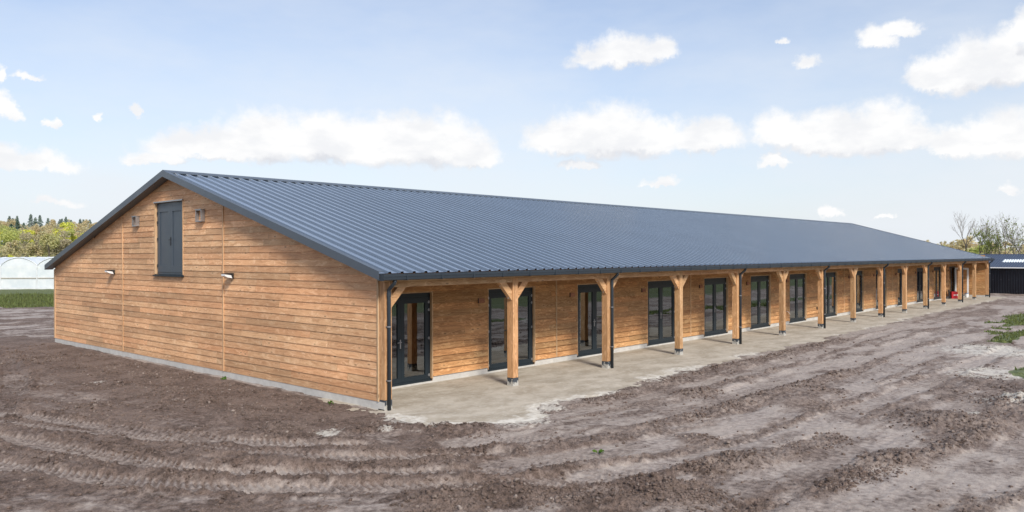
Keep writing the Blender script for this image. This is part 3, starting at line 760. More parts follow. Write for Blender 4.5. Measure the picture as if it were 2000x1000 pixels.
# --- posts, shoes, beams, braces, rafters
PS = .19; BZ = 2.57
mb = MB(); ppost = None
for i in range(15):
    x0 = i * D if i else 0.0
    if i == 14: x0 = L - .05
    mb = MB(); mb.box(x0, x0 + PS, 0, PS, .205, BZ + .14, 2); p = mb.build('post', M['beam'], barn)
    mb = MB(); mb.box(x0 - .004, x0 + PS + .004, -.004, PS + .004, -.03, .2)
    mb.box(x0 - .012, x0 + PS + .012, -.012, PS + .012, -.03, .012); mb.build('post_shoe', M['shoe'], p)
    mb = MB(); yb = RW - .0
    mb.hexa([(x0 + .05, .20, roof_z(.2) - .30), (x0 + .14, .20, roof_z(.2) - .30), (x0 + .14, yb - .03, roof_z(yb) - .30), (x0 + .05, yb - .03, roof_z(yb) - .30),
             (x0 + .05, .20, roof_z(.2) - .10), (x0 + .14, .20, roof_z(.2) - .10), (x0 + .14, yb - .03, roof_z(yb) - .10), (x0 + .05, yb - .03, roof_z(yb) - .10)], 1)
    mb.build('rafter', M['cladf'], barn)
    if i < 14:
        x1 = (i + 1) * D if i < 13 else L - .05
        mb = MB(); mb.box(x0 + PS + .001, x1 - .001, .004, .15, BZ, BZ + .24, 0); mb.build('beam', M['beam'], barn)
    for s in (-1, 1):
        if (i == 0 and s == -1) or (i == 14 and s == 1): continue
        xe = x0 + (PS if s == 1 else 0)
        t = BZ - .0015
        poly = [(xe + s * .001, t - .45), (xe + s * .43, t), (xe + s * .20, t), (xe + s * .001, t - .21)]
        mb = MB(); mb.prism(poly, 1, .03, .135, grain=0)
        br = mb.build('brace', M['beam'], barn)
        for (u, w) in ((.36, .065), (.07, .375)):
            mb = MB()
            c = np.array([xe + s * u, .082, t - w]); n = np.array([s * .72, 0, -.69])
            mb.tube([c + n * .0 , c + n * .03], .012, 6)
            mb.build('bolt', M['zinc'], br)
mb = MB(); mb.box(.13, L - .06, .152, RW - .04, 2.60, 2.625); mb.build('veranda_shade_board', M['soffit'], barn)  # unseen board, added to cut bounce light on the wall top
# --- downpipes
for i in range(0, 15, 2):
    x = (i * D if i < 14 else L - .05) + (.075 if i == 0 else .155)
    yb = -.055
    pts = [(x, -.25, 2.73), (x, -.25, 2.70), (x, -.235, 2.665), (x, -.10, 2.56), (x, yb, 2.52), (x, yb, 2.46), (x, yb, .0)]
    mb = MB(); mb.tube(pts, .040, 12); dp = mb.build('downpipe', M['anthracite'], barn, smooth=True)
    for z in (1.75, .62):
        mb = MB(); mb.tube([(x, yb, z - .012), (x, yb, z + .012)], .047, 12); mb.box(x - .05, x + .05, yb + .03, -.004, z - .010, z + .010)
        mb.build('pipe_clip', M['zinc'], dp)
    mb = MB(); mb.tube([(x, yb, 2.38), (x, yb, 2.46)], .046, 12); mb.build('pipe_socket', M['anthracite'], dp)
# --- patio doors
def door_leaf_frame(mb, x0, x1, z0, z1, y0, y1, st=.105, tp=.13, bt=.12):
    mb.box(x0, x0 + st, y0, y1, z0, z1); mb.box(x1 - st, x1, y0, y1, z0, z1)
    mb.box(x0 + st, x1 - st, y0 + .0015, y1 - .0015, z0, z0 + bt); mb.box(x0 + st, x1 - st, y0 + .0015, y1 - .0015, z1 - tp, z1)
def pane(parent, x0, x1, z0, z1, y):
    mb = MB(); mb.box(x0 - .012, x1 + .012, y, y + .012, z0 - .012, z1 + .012); return mb.build('glass_pane', M['glass'], parent)
def hinges(parent, xs, z0, z1, y):
    for x in xs:
        for z in (z0 + .10, z0 + (z1 - z0) * .5, z1 - .32, z1 - .12):
            mb = MB(); mb.tube([(x, y, z - .035), (x, y, z + .035)], .013, 8); mb.box(x - .028, x + .028, y + .004, y + .020, z - .02, z + .02)
            mb.build('hinge', M['zinc'], parent)
def handle(parent, x, y, z, mat):
    mb = MB(); mb.box(x - .016, x + .016, y - .012, y, z - .12, z + .10); mb.tube([(x, y - .012, z + .04), (x, y - .055, z + .04), (x - .02, y - .06, z + .04), (x - .13, y - .06, z + .035)], .010, 8)
    mb.build('door_handle', mat, parent)
def patio_door(first=True, openleaf=False):
    w, h = DW, DZ1 - DZ0; mb = MB()
    # outer frame
    mb.box(0, .075, .05, .12, 0, h); mb.box(w - .075, w, .05, .12, 0, h)
    mb.box(.075, w - .075, .0515, .1185, h - .13, h); mb.box(.075, w - .075, .0515, .1185, 0, .06)
    mb.box(-.03, w + .005, .022, .0485, -.012, .05)     # sill drip
    y0, y1 = .035, .095
    door_leaf_frame(mb, .070, w / 2 - .002, .055, h - .12, y0, y1)
    if not openleaf: door_leaf_frame(mb, w / 2 + .002, w - .070, .055, h - .12, y0, y1)
    d = mb.build('patio_door', M['upvc'], barn)
    pane(d, .175, w / 2 - .107, .175, h - .25, .06)
    if not openleaf: pane(d, w / 2 + .107, w - .175, .175, h - .25, .06)
    hinges(d, (.058,) if openleaf else (.058, w - .058), .055, h - .12, .028)
    handle(d, w / 2 - .03, .033, 1.02, M['zinc'])
    sr = MB(); sr.box(-.032, -.003, -.030, .047, .06, h + .03, 2); sr.box(w + .003, w + .032, -.030, .047, .06, h + .03, 2); sr.box(-.0025, w + .0025, -.028, .046, h + .002, h + .032, 0)
    sr.build('door_surround', M['strip'], d)
    return d
d0 = patio_door(); d0.location = (doors[0], RW, DZ0)
for x in doors[1:-1]:
    d = copy_tree(d0, barn); d.location = (x, RW, DZ0)
dl = patio_door(openleaf=True); dl.location = (doors[-1], RW, DZ0)
# the opened leaf: white inside
mb = MB(); door_leaf_frame(mb, 0, .89, 0, DZ1 - DZ0 - .175, 0, .06)
lf = mb.build('opened_leaf', M['white'], dl); lf.location = (DW - .08, .03, .055); lf.rotation_euler = (0, 0, R(-84))
lf['label'] = 'door leaf standing open, white on its inner side'
# --- small reddish vents left of each door
for x in doors[1:]:
    mb = MB(); xa = x - .42
    mb.prism([(RW - .066, 1.95), (RW - .037, 1.95), (RW - .037, 2.07), (RW - .052, 2.07)], 0, xa, xa + .24)
    vt = mb.build('wall_vent', M['ventwood'], barn)
    mb = MB(); mb.box(xa - .006, xa - .0005, RW - .068, RW - .037, 1.945, 2.075); mb.build('vent_cheek', M['black'], vt)
# socket and cable stub
mb = MB(); mb.box(26.30 + 2, 26.42 + 2, RW - .07, RW - .024, .52, .63); so = mb.build('socket_box', M['black'], barn)
mb = MB(); mb.tube([(24.78, RW - .02, .62), (24.78, RW - .10, .60), (24.84, RW - .13, .52), (24.95, RW - .12, .47)], .012, 6); mb.build('cable_stub', M['white'], barn)
# --- loft door in the gable
y0, y1, z0, z1 = LD
def bx(mb, xa, xb, ya, yb, za, zb): mb.box(xa, xb, ya, yb, za, zb)
mb = MB()
bx(mb, .045, .11, y0, y0 + .07, z0, z1); bx(mb, .045, .11, y1 - .07, y1, z0, z1); bx(mb, .0465, .1085, y0 + .07, y1 - .07, z1 - .09, z1); bx(mb, .0465, .1085, y0 + .07, y1 - .07, z0, z0 + .07)
ym = (y0 + y1) / 2
ld = mb.build('loft_door', M['loft'], barn)
for a, b in ((y0 + .065, ym - .003), (ym + .003, y1 - .065)):
    mb = MB(); st = .13
    bx(mb, .030, .09, a, a + st, z0 + .06, z1 - .08); bx(mb, .030, .09, b - st, b, z0 + .06, z1 - .08)
    bx(mb, .0315, .0885, a + st, b - st, z0 + .06, z0 + .06 + .2); bx(mb, .0315, .0885, a + st, b - st, z1 - .08 - .19, z1 - .08)
    bx(mb, .052, .075, a + st + .001, b - st - .001, z0 + .261, z1 - .271)
    mb.build('door_leaf', M['loft'], ld)
for z in (z0 + .25, z0 + 1.05, z0 + 1.55, z1 - .30):
    for yy in (y1 - .055, y0 + .055):
        mb = MB(); mb.tube([(.020, yy, z - .04), (.020, yy, z + .04)], .014, 8); mb.box(.022, .032, yy - .03, yy + .03, z - .02, z + .02); mb.build('hinge', M['zinc'] if yy < ym else M['black'], ld)
mb = MB(); mb.box(.016, .029, ym - .045, ym - .015, z0 + .85, z0 + 1.10); mb.tube([(.02, ym - .03, z0 + 1.02), (-.03, ym - .03, z0 + 1.02), (-.035, ym - .05, z0 + 1.02), (-.035, ym - .16, z0 + 1.015)], .011, 8); mb.build('door_handle', M['black'], ld)
mb = MB(); mb.box(-.035, .044, y1 + .003, y1 + .03, z0, z1 + .03, 2); mb.box(-.035, .044, y0 - .03, y0 - .003, z0, z1 + .03, 2); mb.box(-.0345, .043, y0 - .0025, y1 + .0025, z1 + .003, z1 + .029, 1)
mb.build('door_surround', M['strip'], ld)
mb = MB(); mb.box(-.055, .0445, y0 - .045, y1 + .045, z1 + .031, z1 + .042); mb.box(-.055, -.050, y0 - .045, y1 + .045, z1 + .005, z1 + .0305); mb.build('drip_cap', M['zinc'], ld)
mb = MB(); mb.hexa([(-.085, y0 - .05, z0 - .065), (.044, y0 - .05, z0 - .055), (.044, y1 + .05, z0 - .055), (-.085, y1 + .05, z0 - .065), (-.085, y0 - .05, z0 - .03), (.044, y0 - .05, z0 - .003), (.044, y1 + .05, z0 - .003), (-.085, y1 + .05, z0 - .03)])
mb.build('window_sill', M['upvc'], ld)
# --- gable vents (open square ducts) and lamps
for ya, yb, za, zb in ((12.06, 12.36, 4.17, 4.48), (7.80, 8.13, 4.19, 4.52)):
    mb = MB(); t = .022
    mb.box(-.13, -.02, ya, ya + t, za, zb); mb.box(-.13, -.02, yb - t, yb, za, zb)
    mb.box(-.1285, -.0215, ya + t, yb - t, za, za + t); mb.box(-.15, -.0215, ya - .015, yb + .015, zb + .001, zb + .014); mb.box(-.1285, -.0215, ya + t, yb - t, zb - t, zb)
    v = mb.build('vent_duct', M['zinc'], barn)
    mb = MB(); mb.box(-.034, -.028, ya + t, yb - t, za + t, zb - t); mb.build('vent_board', M['clad'], v)
for y, z in ((14.08, 2.72), (6.33, 2.72)):
    mb = MB(); mb.prism([(-.026, z - .075), (-.026, z + .07), (-.10, z + .072), (-.26, z + .060), (-.26, z + .045), (-.09, z + .02), (-.055, z - .07)], 1, y - .11, y + .11)
    w = mb.build('wall_lamp', M['black'], barn)
    mb = MB(); mb.prism([(-.062, z - .066), (-.094, z + .018), (-.262, z + .043), (-.262, z + .000), (-.20, z - .035)], 1, y - .10, y + .10); mb.build('lamp_diffuser', M['white'], w)

# ------------------------------------------------------------------ things by the last door
def on(x, y): return (x, y, 0.006)
tb = empty('tool_case', on(52.75, 1.50), R(-38)); tag(tb, 'red case with white lettering standing before the last patio door', 'case')
mb = MB(); mb.box(-.29, .29, -.12, .12, .0, .42); mb.box(-.30, .30, -.13, .13, .425, .50); mb.build('case_body', M['red'], tb)
mb = MB(); mb.tube([(-.1, 0, .50), (-.1, 0, .55), (.1, 0, .55), (.1, 0, .50)], .012, 8); mb.build('carry_handle', M['black'], tb)
mb = MB()
for k, w_ in enumerate((.035, .03, .03, .02, .035)): mb.box(-.14 + k * .045, -.14 + k * .045 + w_, -.1245, -.1215, .22, .29)
mb.box(.12, .21, -.1245, -.1215, .20, .31); mb.build('lettering', M['white'], tb)
mb = MB()
mb.prism([(-.03, 0), (.03, 0), (.10, .62), (.04, .62)], 0, -.14, .14)
pn = mb.build('leaning_panel', M['black'], None, (52.32, 1.68, .006)); tag(pn, 'thin black panel leaning beside the red case', 'panel')
bk = empty('bucket', on(55.0, 1.2)); tag(bk, 'white bucket with blue lid beside the opened door leaf', 'bucket')
mb = MB(); mb.tube([(0, 0, 0), (0, 0, .26)], [.11, .135], 16); mb.build('bucket_body', M['white'], bk, smooth=False)
mb = MB(); mb.tube([(0, 0, .262), (0, 0, .295)], .145, 16); mb.build('lid', M['blue'], bk)
mb = MB(); mb.tube([(0, .14, .24), (0, .17, .34), (0, 0, .42), (0, -.17, .34), (0, -.14, .24)], .006, 6); mb.build('bail_handle', M['zinc'], bk)

# ------------------------------------------------------------------ the dark shed beyond
shed = empty('dark_shed', (62, 0, 0)); tag(shed, 'low black profiled metal shed beyond the end of the barn', 'shed')
SX, SY0, SY1 = 62.0, -9.0, 9.0
mb = MB(); y = SY0; P = .18; prof = []
while y < SY1:
    prof += [(y, 0), (y + .09, 0), (y + .10, -.055), (y + .17, -.055)]; y += P
v = []; f = []
for yy, dd in prof: v += [(dd, yy, -.2), (dd, yy, 2.13)]
me = bpy.data.meshes.new('wall'); me.from_pydata(v, [], [(2 * i, 2 * i + 1, 2 * i + 3, 2 * i + 2) for i in range(len(prof) - 1)])
M['shedwall'] = simple('black_profiled_sheet', (.012, .015, .024), .38, 0.1, .5, .1, 1)
M['shedroof'] = simple('dark_blue_fibre_sheet', (.038, .055, .095), .55, 0.0, .5, .15, 2)
M['skylight'] = simple('translucent_sheet', (.62, .68, .72), .4, var=.1, vscale=4)
me.materials.append(M['shedwall']); wl = bpy.data.objects.new('front_wall', me); COL.objects.link(wl); wl.parent = shed
mb = MB()
for k in range(int((SY1 - SY0) / .54)):
    for z in (.25, 1.15, 2.1):
        mb.box(-.064, -.0555, SY0 + .54 * k + .118, SY0 + .54 * k + .138, z - .012, z + .012)
mb.build('wall_screws', M['zinc'], shed)
mb = MB(); mb.prism([(.01, -.2), (8, -.2), (8, 2.06), (4, 3.04), (.01, 2.06)], 1, SY0 + .02, SY1 - .02); mb.build('side_wall', M['shedwall'], shed)
def corr(xa, za, xb, zb, ya, yb, name, mat, lift=0.0, amp=.028):
    n = int((yb - ya) / .0443); v = []; N = 8
    for j in range(N + 1):
        t = j / N
        for i in range(n + 1):
            yy = ya + (yb - ya) * i / n; v.append((xa + (xb - xa) * t, yy, za + (zb - za) * t + lift + amp * math.sin(2 * PI * yy / .177) + (.018 if j % 2 else 0)))
    m = n + 1
    me = bpy.data.meshes.new(name); me.from_pydata(v, [], [(j * m + i, j * m + i + 1, (j + 1) * m + i + 1, (j + 1) * m + i) for j in range(N) for i in range(n)])
    me.materials.append(mat); o = bpy.data.objects.new(name, me); COL.objects.link(o); o.parent = shed; return o
corr(-.25, 2.14, 4, 3.12, SY0 - .1, SY1 + .1, 'roof_slope', M['shedroof']); corr(8.25, 2.14, 4, 3.12, SY0 - .1, SY1 + .1, 'roof_slope', M['shedroof'])
corr(1.3, 2.14 + 1.55 * .2306, 2.2, 2.14 + 2.45 * .2306, -1.1, .5, 'roof_light', M['skylight'], .03)
mb = MB(); mb.box(-.33, -.255, SY0 - .1, SY1 + .1, 2.06, 2.14); mb.build('white_gutter', M['white'], shed)
mb = MB(); mb.tube([(4, SY0 - .1, 3.10), (4, SY1 + .1, 3.10)], .07, 8); mb.build('ridge_roll', M['shedroof'], shed)

# ------------------------------------------------------------------ polytunnels at the back left
def mat_film():
    m = bpy.data.materials.new('tunnel_film'); m.use_nodes = True; t = NT(m.node_tree)
    b = t.n['Principled BSDF']; out = t.n['Material Output']
    g = t.new('ShaderNodeNewGeometry').outputs['Position']; n = t.noise(g, .9, 5, .6)
    t.l.new(t.mix(t.rng(n, .3, .7), (.66, .73, .78), (.82, .86, .88)), b.inputs['Base Color']); b.inputs['Roughness'].default_value = .3
    tr = t.new('ShaderNodeBsdfTransparent'); tr.inputs[0].default_value = (.75, .85, .92, 1)
    mx = t.new('ShaderNodeMixShader'); mx.inputs[0].default_value = .80
    t.l.new(tr.outputs[0], mx.inputs[1]); t.l.new(b.outputs[0], mx.inputs[2]); t.l.new(mx.outputs[0], out.inputs[0])
    return m
M['film'] = mat_film()
M['galv'] = simple('galvanised_tube', (.66, .69, .71), .5, .2, .5, .1, 3)
M['rail'] = simple('painted_rail', (.45, .40, .33), .7)
tun = empty('polytunnel', (13.018, 75.605, 0), R(YAW - 90)); tag(tun, 'row of joined clear film polytunnels on the grass beyond the barn', 'greenhouse')
BWD, GH, TH, LEN = 3.56, 2.30, 3.08, 44.0
NB = 9; J0 = -5
def arch(u): return GH + (TH - GH) * math.sin(PI * u) ** .75
for k in range(J0, J0 + NB):
    x0 = k * BWD
    seg = 14; us = [i / seg for i in range(seg + 1)]
    v = []; nl = 12
    for j in range(nl + 1):
        for u in us: v.append((x0 + u * BWD, LEN * j / nl, arch(u) - (.05 if j % 2 else 0)))
    me = bpy.data.meshes.new('roof_film'); me.from_pydata(v, [], [(j * (seg + 1) + i, j * (seg + 1) + i + 1, (j + 1) * (seg + 1) + i + 1, (j + 1) * (seg + 1) + i) for j in range(nl) for i in range(seg)])
    me.materials.append(M['film']); o = bpy.data.objects.new('roof_film', me); COL.objects.link(o); o.parent = tun
    v = [(x0 + u * BWD, .02, arch(u) - .02) for u in us] + [(x0 + BWD, .02, 0), (x0, .02, 0)]
    me = bpy.data.meshes.new('end_film'); me.from_pydata(v, [], [tuple(range(len(v)))]); me.materials.append(M['film']); o = bpy.data.objects.new('end_film', me); COL.objects.link(o); o.parent = tun
    mb = MB(); mb.tube([(x0 + u * BWD, -.02, arch(u)) for u in us], .030, 6); 
    for j in range(1, nl): mb.tube([(x0 + u * BWD, LEN * j / nl, arch(u) + .0) for u in us], .035, 5)
    mb.build('arch_frame', M['galv'], tun)
    mb = MB(); mb.tube([(x0, -.03, -.1), (x0, -.03, GH)], .05, 6)
    for j in range(1, 8): mb.tube([(x0, j * 5.5, -.1), (x0, j * 5.5, GH)], .045, 5)
    mb.build('post', M['galv'], tun)
    mb = MB(); mb.box(x0 + .05, x0 + BWD - .05, -.06, -.025, 1.05, 1.12); mb.build('cross_rail', M['rail'], tun)
    mb = MB(); mb.box(x0 + .05, x0 + BWD - .05, -.05, -.02, -.05, .16); mb.build('base_board', M['galv'], tun)
mb = MB()
for k in range(J0, J0 + NB + 1): mb.box(k * BWD - .12, k * BWD + .12, .05, LEN, GH - .1, GH + .0)
mb.build('valley_gutter', M['galv'], tun)
mb = MB(); mb.tube([(0, 0, -.05), (0, 0, .42)], .10, 10); mb.tube([(0, 0, .42), (0, 0, .50)], [.13, .09], 10)
wm = mb.build('marker_post', M['white'], None, (10.91, 48.81, .02)); tag(wm, 'small white marker post in the grass before the polytunnels', 'marker')

# ------------------------------------------------------------------ vegetation
def gz(x, y):
    return ground_fields(np.array([float(x)]), np.array([float(y)]))[0][0]
CX, CY = cam.location.x, cam.location.y
def polar(a, d): return CX + d * math.cos(R(a)), CY + d * math.sin(R(a))
class Leafs:
    """many small faces with their own tint"""
    def __init__(s): s.v = []; s.c = []
    def add(s, centers, size, cols, g, flat=.0):
        n = len(centers); a = g.randn(n, 3); a /= np.linalg.norm(a, axis=1)[:, None]
        b = np.cross(a, g.randn(n, 3)); b /= np.linalg.norm(b, axis=1)[:, None]
        sz = size * (.5 + g.rand(n))[:, None]
        q = np.stack([centers - a * sz, centers + b * sz * .6, centers + a * sz, centers - b * sz * .6], 1)
        s.v.append(q.reshape(-1, 3)); s.c.append(np.repeat(np.c_[cols, np.ones(n)], 4, 0))
    def build(s, name, parent=None):
        V = np.vstack(s.v); C_ = np.vstack(s.c); F = np.arange(len(V)).reshape(-1, 4)
        o = grid_mesh(name, V, F, {'tint': C_}, M['leaf'])
        if parent: o.parent = parent
        return o
def crown_pts(g, n, cx, cy, z0, z1, w):
    """points in lumpy crown"""
    k = g.randint(6, 10); cl = []
    for _ in range(k):
        a = g.rand() * 2 * PI; rr = w * .62 * math.sqrt(g.rand()); t = g.rand()
        cl.append((rr * math.cos(a), rr * math.sin(a), z0 + (z1 - z0) * (.18 + .68 * t), w * (.30 + .25 * g.rand()) * (1 - .35 * t)))
    idx = g.randint(0, k, n); d = g.randn(n, 3); d /= np.linalg.norm(d, axis=1)[:, None]; d *= (g.rand(n) ** .4)[:, None]
    c = np.array(cl)[idx]
    p = c[:, :3] + d * c[:, 3:4] * np.array([1, 1, .85]); p[:, 0] += cx; p[:, 1] += cy
    return p
PALF = {'tan': (.66, .57, .35), 'tan2': (.60, .55, .33), 'brown': (.53, .48, .32), 'olive': (.56, .54, .27), 'green': (.54, .57, .20), 'yellow': (.70, .70, .16), 'dark': (.055, .085, .055)}  # far foliage tones, lightened so the colour stands in for haze
def tone(c, g, n, var=.3): return np.clip(np.array(c)[None] * (1 + var * (g.rand(n, 1) - .5) * 2) * (1 + .10 * (g.rand(n, 3) - .5)), 0, 1)
def wood_mass():
    g = np.random.RandomState(21); L_ = Leafs(); tr = MB()
    for row, (d0, dn, h0, h1) in enumerate(((248, 16, 8.5, 10.5), (272, 18, 9, 11.5), (300, 20, 9, 12), (330, 22, 9.5, 11), (362, 22, 9.5, 11), (395, 22, 9.6, 11.2))):
        a = 42.0
        while a < 104:
            d = d0 + g.rand() * dn; x, y = polar(a, d); w = (3.2 + 2.6 * g.rand()); h = h0 + (h1 - h0) * g.rand()
            if a < 66: h *= .75 + .25 * sst(50, 66, np.array([a]))[0]
            z = gz(x, y)
            p = g.rand()
            if row < 2: key = 'tan2' if p < .34 else 'olive' if p < .62 else 'brown' if p < .74 else 'green' if p < .92 else 'tan'
            elif row < 4: key = 'tan' if p < .5 else 'olive' if p < .62 else 'yellow' if p < .70 else 'tan2'
            else: key = 'tan' if p < .7 else 'tan2' if p < .93 else 'olive'
            n = int(1300 if a > 68 else 150)
            pts = crown_pts(g, n, x, y, z + .5, z + h, w)
            L_.add(pts, .24, tone(PALF[key], g, n, .15), g)
            if row < 2 and a > 68:
                for _ in range(3): xx, yy = x + g.randn() * .8, y + g.randn() * .8; tr.tube([(xx, yy, z - .3), (xx + g.randn() * .5, yy, z + h * .8)], [.16, .05], 4, False)
            a += math.degrees(w * 1.15 / d)
    # low brush under the first row
    n = 9000; a = 42 + 62 * g.rand(n); d = 238 + 14 * g.rand(n); c = np.stack([CX + d * np.cos(np.radians(a)), CY + d * np.sin(np.radians(a)), .2 + 3.2 * g.rand(n) ** 1.6], 1)
    L_.add(c, .5, tone(PALF['olive'], g, n, .5), g)
    o = L_.build('distant_wood'); tag(o, 'far off mixed wood of bare and fresh green trees on the rise', 'wood', kind='stuff')
wood_mass()
def far_brush():
    g = np.random.RandomState(33); L_ = Leafs()
    a = 3.0
    for d0, hh in ((170, 2.8), (215, 4.0), (262, 4.8), (300, 6.4), (318, 7.0)):
        a = 2.0
        while a < 43:
            d = d0 + 25 * g.rand(); x, y = polar(a, d); w = 2.6 + 2.2 * g.rand(); h = hh * (.75 + .4 * g.rand()) * (1 + .25 * (a > 11)); p = g.rand()
            key = ('olive' if p < .45 else 'green' if p < .6 else 'tan') if d0 < 240 else ('tan' if p < .65 else 'tan2' if p < .85 else 'olive')
            n = 420; z = gz(x, y); pts = crown_pts(g, n, x, y, z, z + h, w); L_.add(pts, .38, tone(PALF[key], g, n), g)
            a += math.degrees(w * 1.2 / d)
    o = L_.build('distant_scrub'); tag(o, 'far band of tan and olive scrub behind the dark shed', 'scrub', kind='stuff')
far_brush()
def reflected_wood():
    g = np.random.RandomState(44); L_ = Leafs()
    for k in range(95):
        x = -70 + k * 4.2 + g.randn() * 1.5; y = -33 - 9 * g.rand() - .04 * abs(x); h = 5 + 4 * g.rand(); p = g.rand()
        key = 'dark' if p < .4 else 'olive' if p < .75 else 'green'; n = 160
        c = tuple(v * .55 for v in PALF[key]) if key != 'dark' else PALF[key]
        L_.add(crown_pts(g, n, x, y, 0, h, 3.6), .75, tone(c, g, n), g)
    o = L_.build('wood_edge'); tag(o, 'dark green wood edge reflected in the patio door glass', 'wood', kind='stuff')
reflected_wood()
# conifers on the skyline, their colour paled to carry distance haze
def conifer(a, d, h, w, label, col=(.33, .40, .36), z=None):
    g = np.random.RandomState(int(a * 100) % 9999); x, y = polar(a, d); z = gz(x, y) if z is None else z
    t = empty('conifer', (x, y, z)); tag(t, label, 'tree', 'conifers standing out of the distant wood')
    mb = MB(); mb.tube([(0, 0, -.5), (0, 0, h * .97)], [.28, .03], 6); mb.build('trunk', M['bark'], t)
    L_ = Leafs(); n = 620; tt = g.rand(n) ** .8
    zz = h * (.25 + .75 * tt); lay = (np.sin(zz * 5.2) * .22 + .85)
    rr = w * (1 - tt) ** .7 * lay * np.sqrt(g.rand(n)) + .05; an = g.rand(n) * 2 * PI
    L_.add(np.stack([rr * np.cos(an), rr * np.sin(an), zz - rr * .2], 1), .32, tone(col, g, n, .35), g); L_.build('crown', t)
cons = [(74.72, 21.400000000000002, 'leftmost slim conifer on the skyline at the edge of the photo'), (74.55, 20.5, 'second slim conifer from the left on the skyline'), (74.32, 21.5, 'third conifer from the left, just above the dark conifer clump'),
        (73.60, 22.400000000000002, 'tall conifer standing alone right of the dark clump'), (73.36, 21.0, 'short conifer directly right of the tall lone one'), (73.12, 22.0, 'pointed conifer above the tan wood, sixth from the left'),
        (72.68, 20.8, 'faint small conifer in the gap of the skyline'), (72.04, 20.400000000000002, 'left conifer of the close pair mid skyline'), (71.93, 20.6, 'right conifer of the close pair mid skyline'), (71.71, 21.5, 'tallest conifer of the middle skyline group'),
        (71.42, 20.200000000000003, 'small conifer right of the middle group'), (70.92, 20.700000000000003, 'conifer left of the pair nearest the barn roof'), (70.74, 20.400000000000002, 'conifer right of the pair nearest the barn roof'), (70.38, 20.5, 'last conifer before the barn verge hides the skyline')]
for a, top, lb in cons:
    conifer(a, 398, top - 9.3, 2.6, lb, z=8.0)
for a, d, top, w, lb in ((74.62, 352, 15.2, 3.0, 'broad dark conifer left in the clump below the skyline'), (74.30, 350, 16.6, 3.0, 'tallest broad conifer of the dark clump'), (73.98, 352, 15.6, 2.8, 'broad dark conifer right in the clump'), (73.72, 350, 12.6, 2.4, 'low broad conifer at the right end of the dark clump'), (74.9, 350, 11.2, 2.6, 'low conifer at the photo edge below the dark clump')):
    conifer(a, d, top - 4.5, w, lb, (.17, .25, .20), z=4.5)
# bright fresh-green trees standing out of the wood
def round_tree(name, a, d, h, w, col, label, group=None, n=900, size=.34, trunk=True):
    g = np.random.RandomState(int(a * 77 + d) % 9999); x, y = polar(a, d); z = gz(x, y)
    t = empty(name, (x, y, z)); tag(t, label, 'tree', group)
    mb = MB(); mb.tube([(0, 0, -.4), (g.randn() * .2, g.randn() * .2, h * .5), (g.randn() * .4, g.randn() * .4, h * .85)], [.22, .14, .04], 6)
    for k in range(6):
        an = g.rand() * 2 * PI; zz = h * (.3 + .35 * g.rand()); mb.tube([(0, 0, zz), (w * .6 * math.cos(an), w * .6 * math.sin(an), zz + h * .25)], [.08, .02], 4)
    mb.build('trunk', M['bark'], t)
    L_ = Leafs(); L_.add(crown_pts(g, n, 0, 0, h * .15, h, w), size, tone(col, g, n), g); L_.build('crown', t)
for a, d, h, w, lb in ((75.0, 300, 10.4, 5.5, 'bright yellow green tree at the photo edge below the conifer clump'), (74.45, 298, 10.8, 5.0, 'bright yellow green tree below the dark conifer clump'), (73.95, 296, 9.6, 3.6, 'small yellow green tree right of the bright pair'),
                       (71.95, 300, 12.4, 5.2, 'tall yellow green tree in the middle of the wood'), (71.35, 290, 11.0, 4.2, 'yellow green tree nearest the barn verge'), (74.5, 238, 3.6, 2.2, 'low bright green bush directly behind the polytunnel roofs')):
    round_tree('leafing_tree', a, d, h, w, PALF['yellow'], lb, 'fresh yellow green trees in the distant wood')
for a, d, h, w, lb, c in ((73.3, 246, 9.8, 3.8, 'tan bare crowned tree behind the polytunnels', 'tan2'), (72.6, 244, 10.0, 3.8, 'olive tree in front of the tall yellow green tree', 'olive'), (72.0, 245, 9.2, 3.6, 'dark twiggy tree at the front of the wood', 'brown'), (74.6, 245, 8.8, 3.6, 'greyish bare tree behind the left polytunnel', 'tan2')):
    round_tree('budding_tree', a, d, h, w, PALF[c], lb, 'budding trees along the front of the wood', 1300, .26)
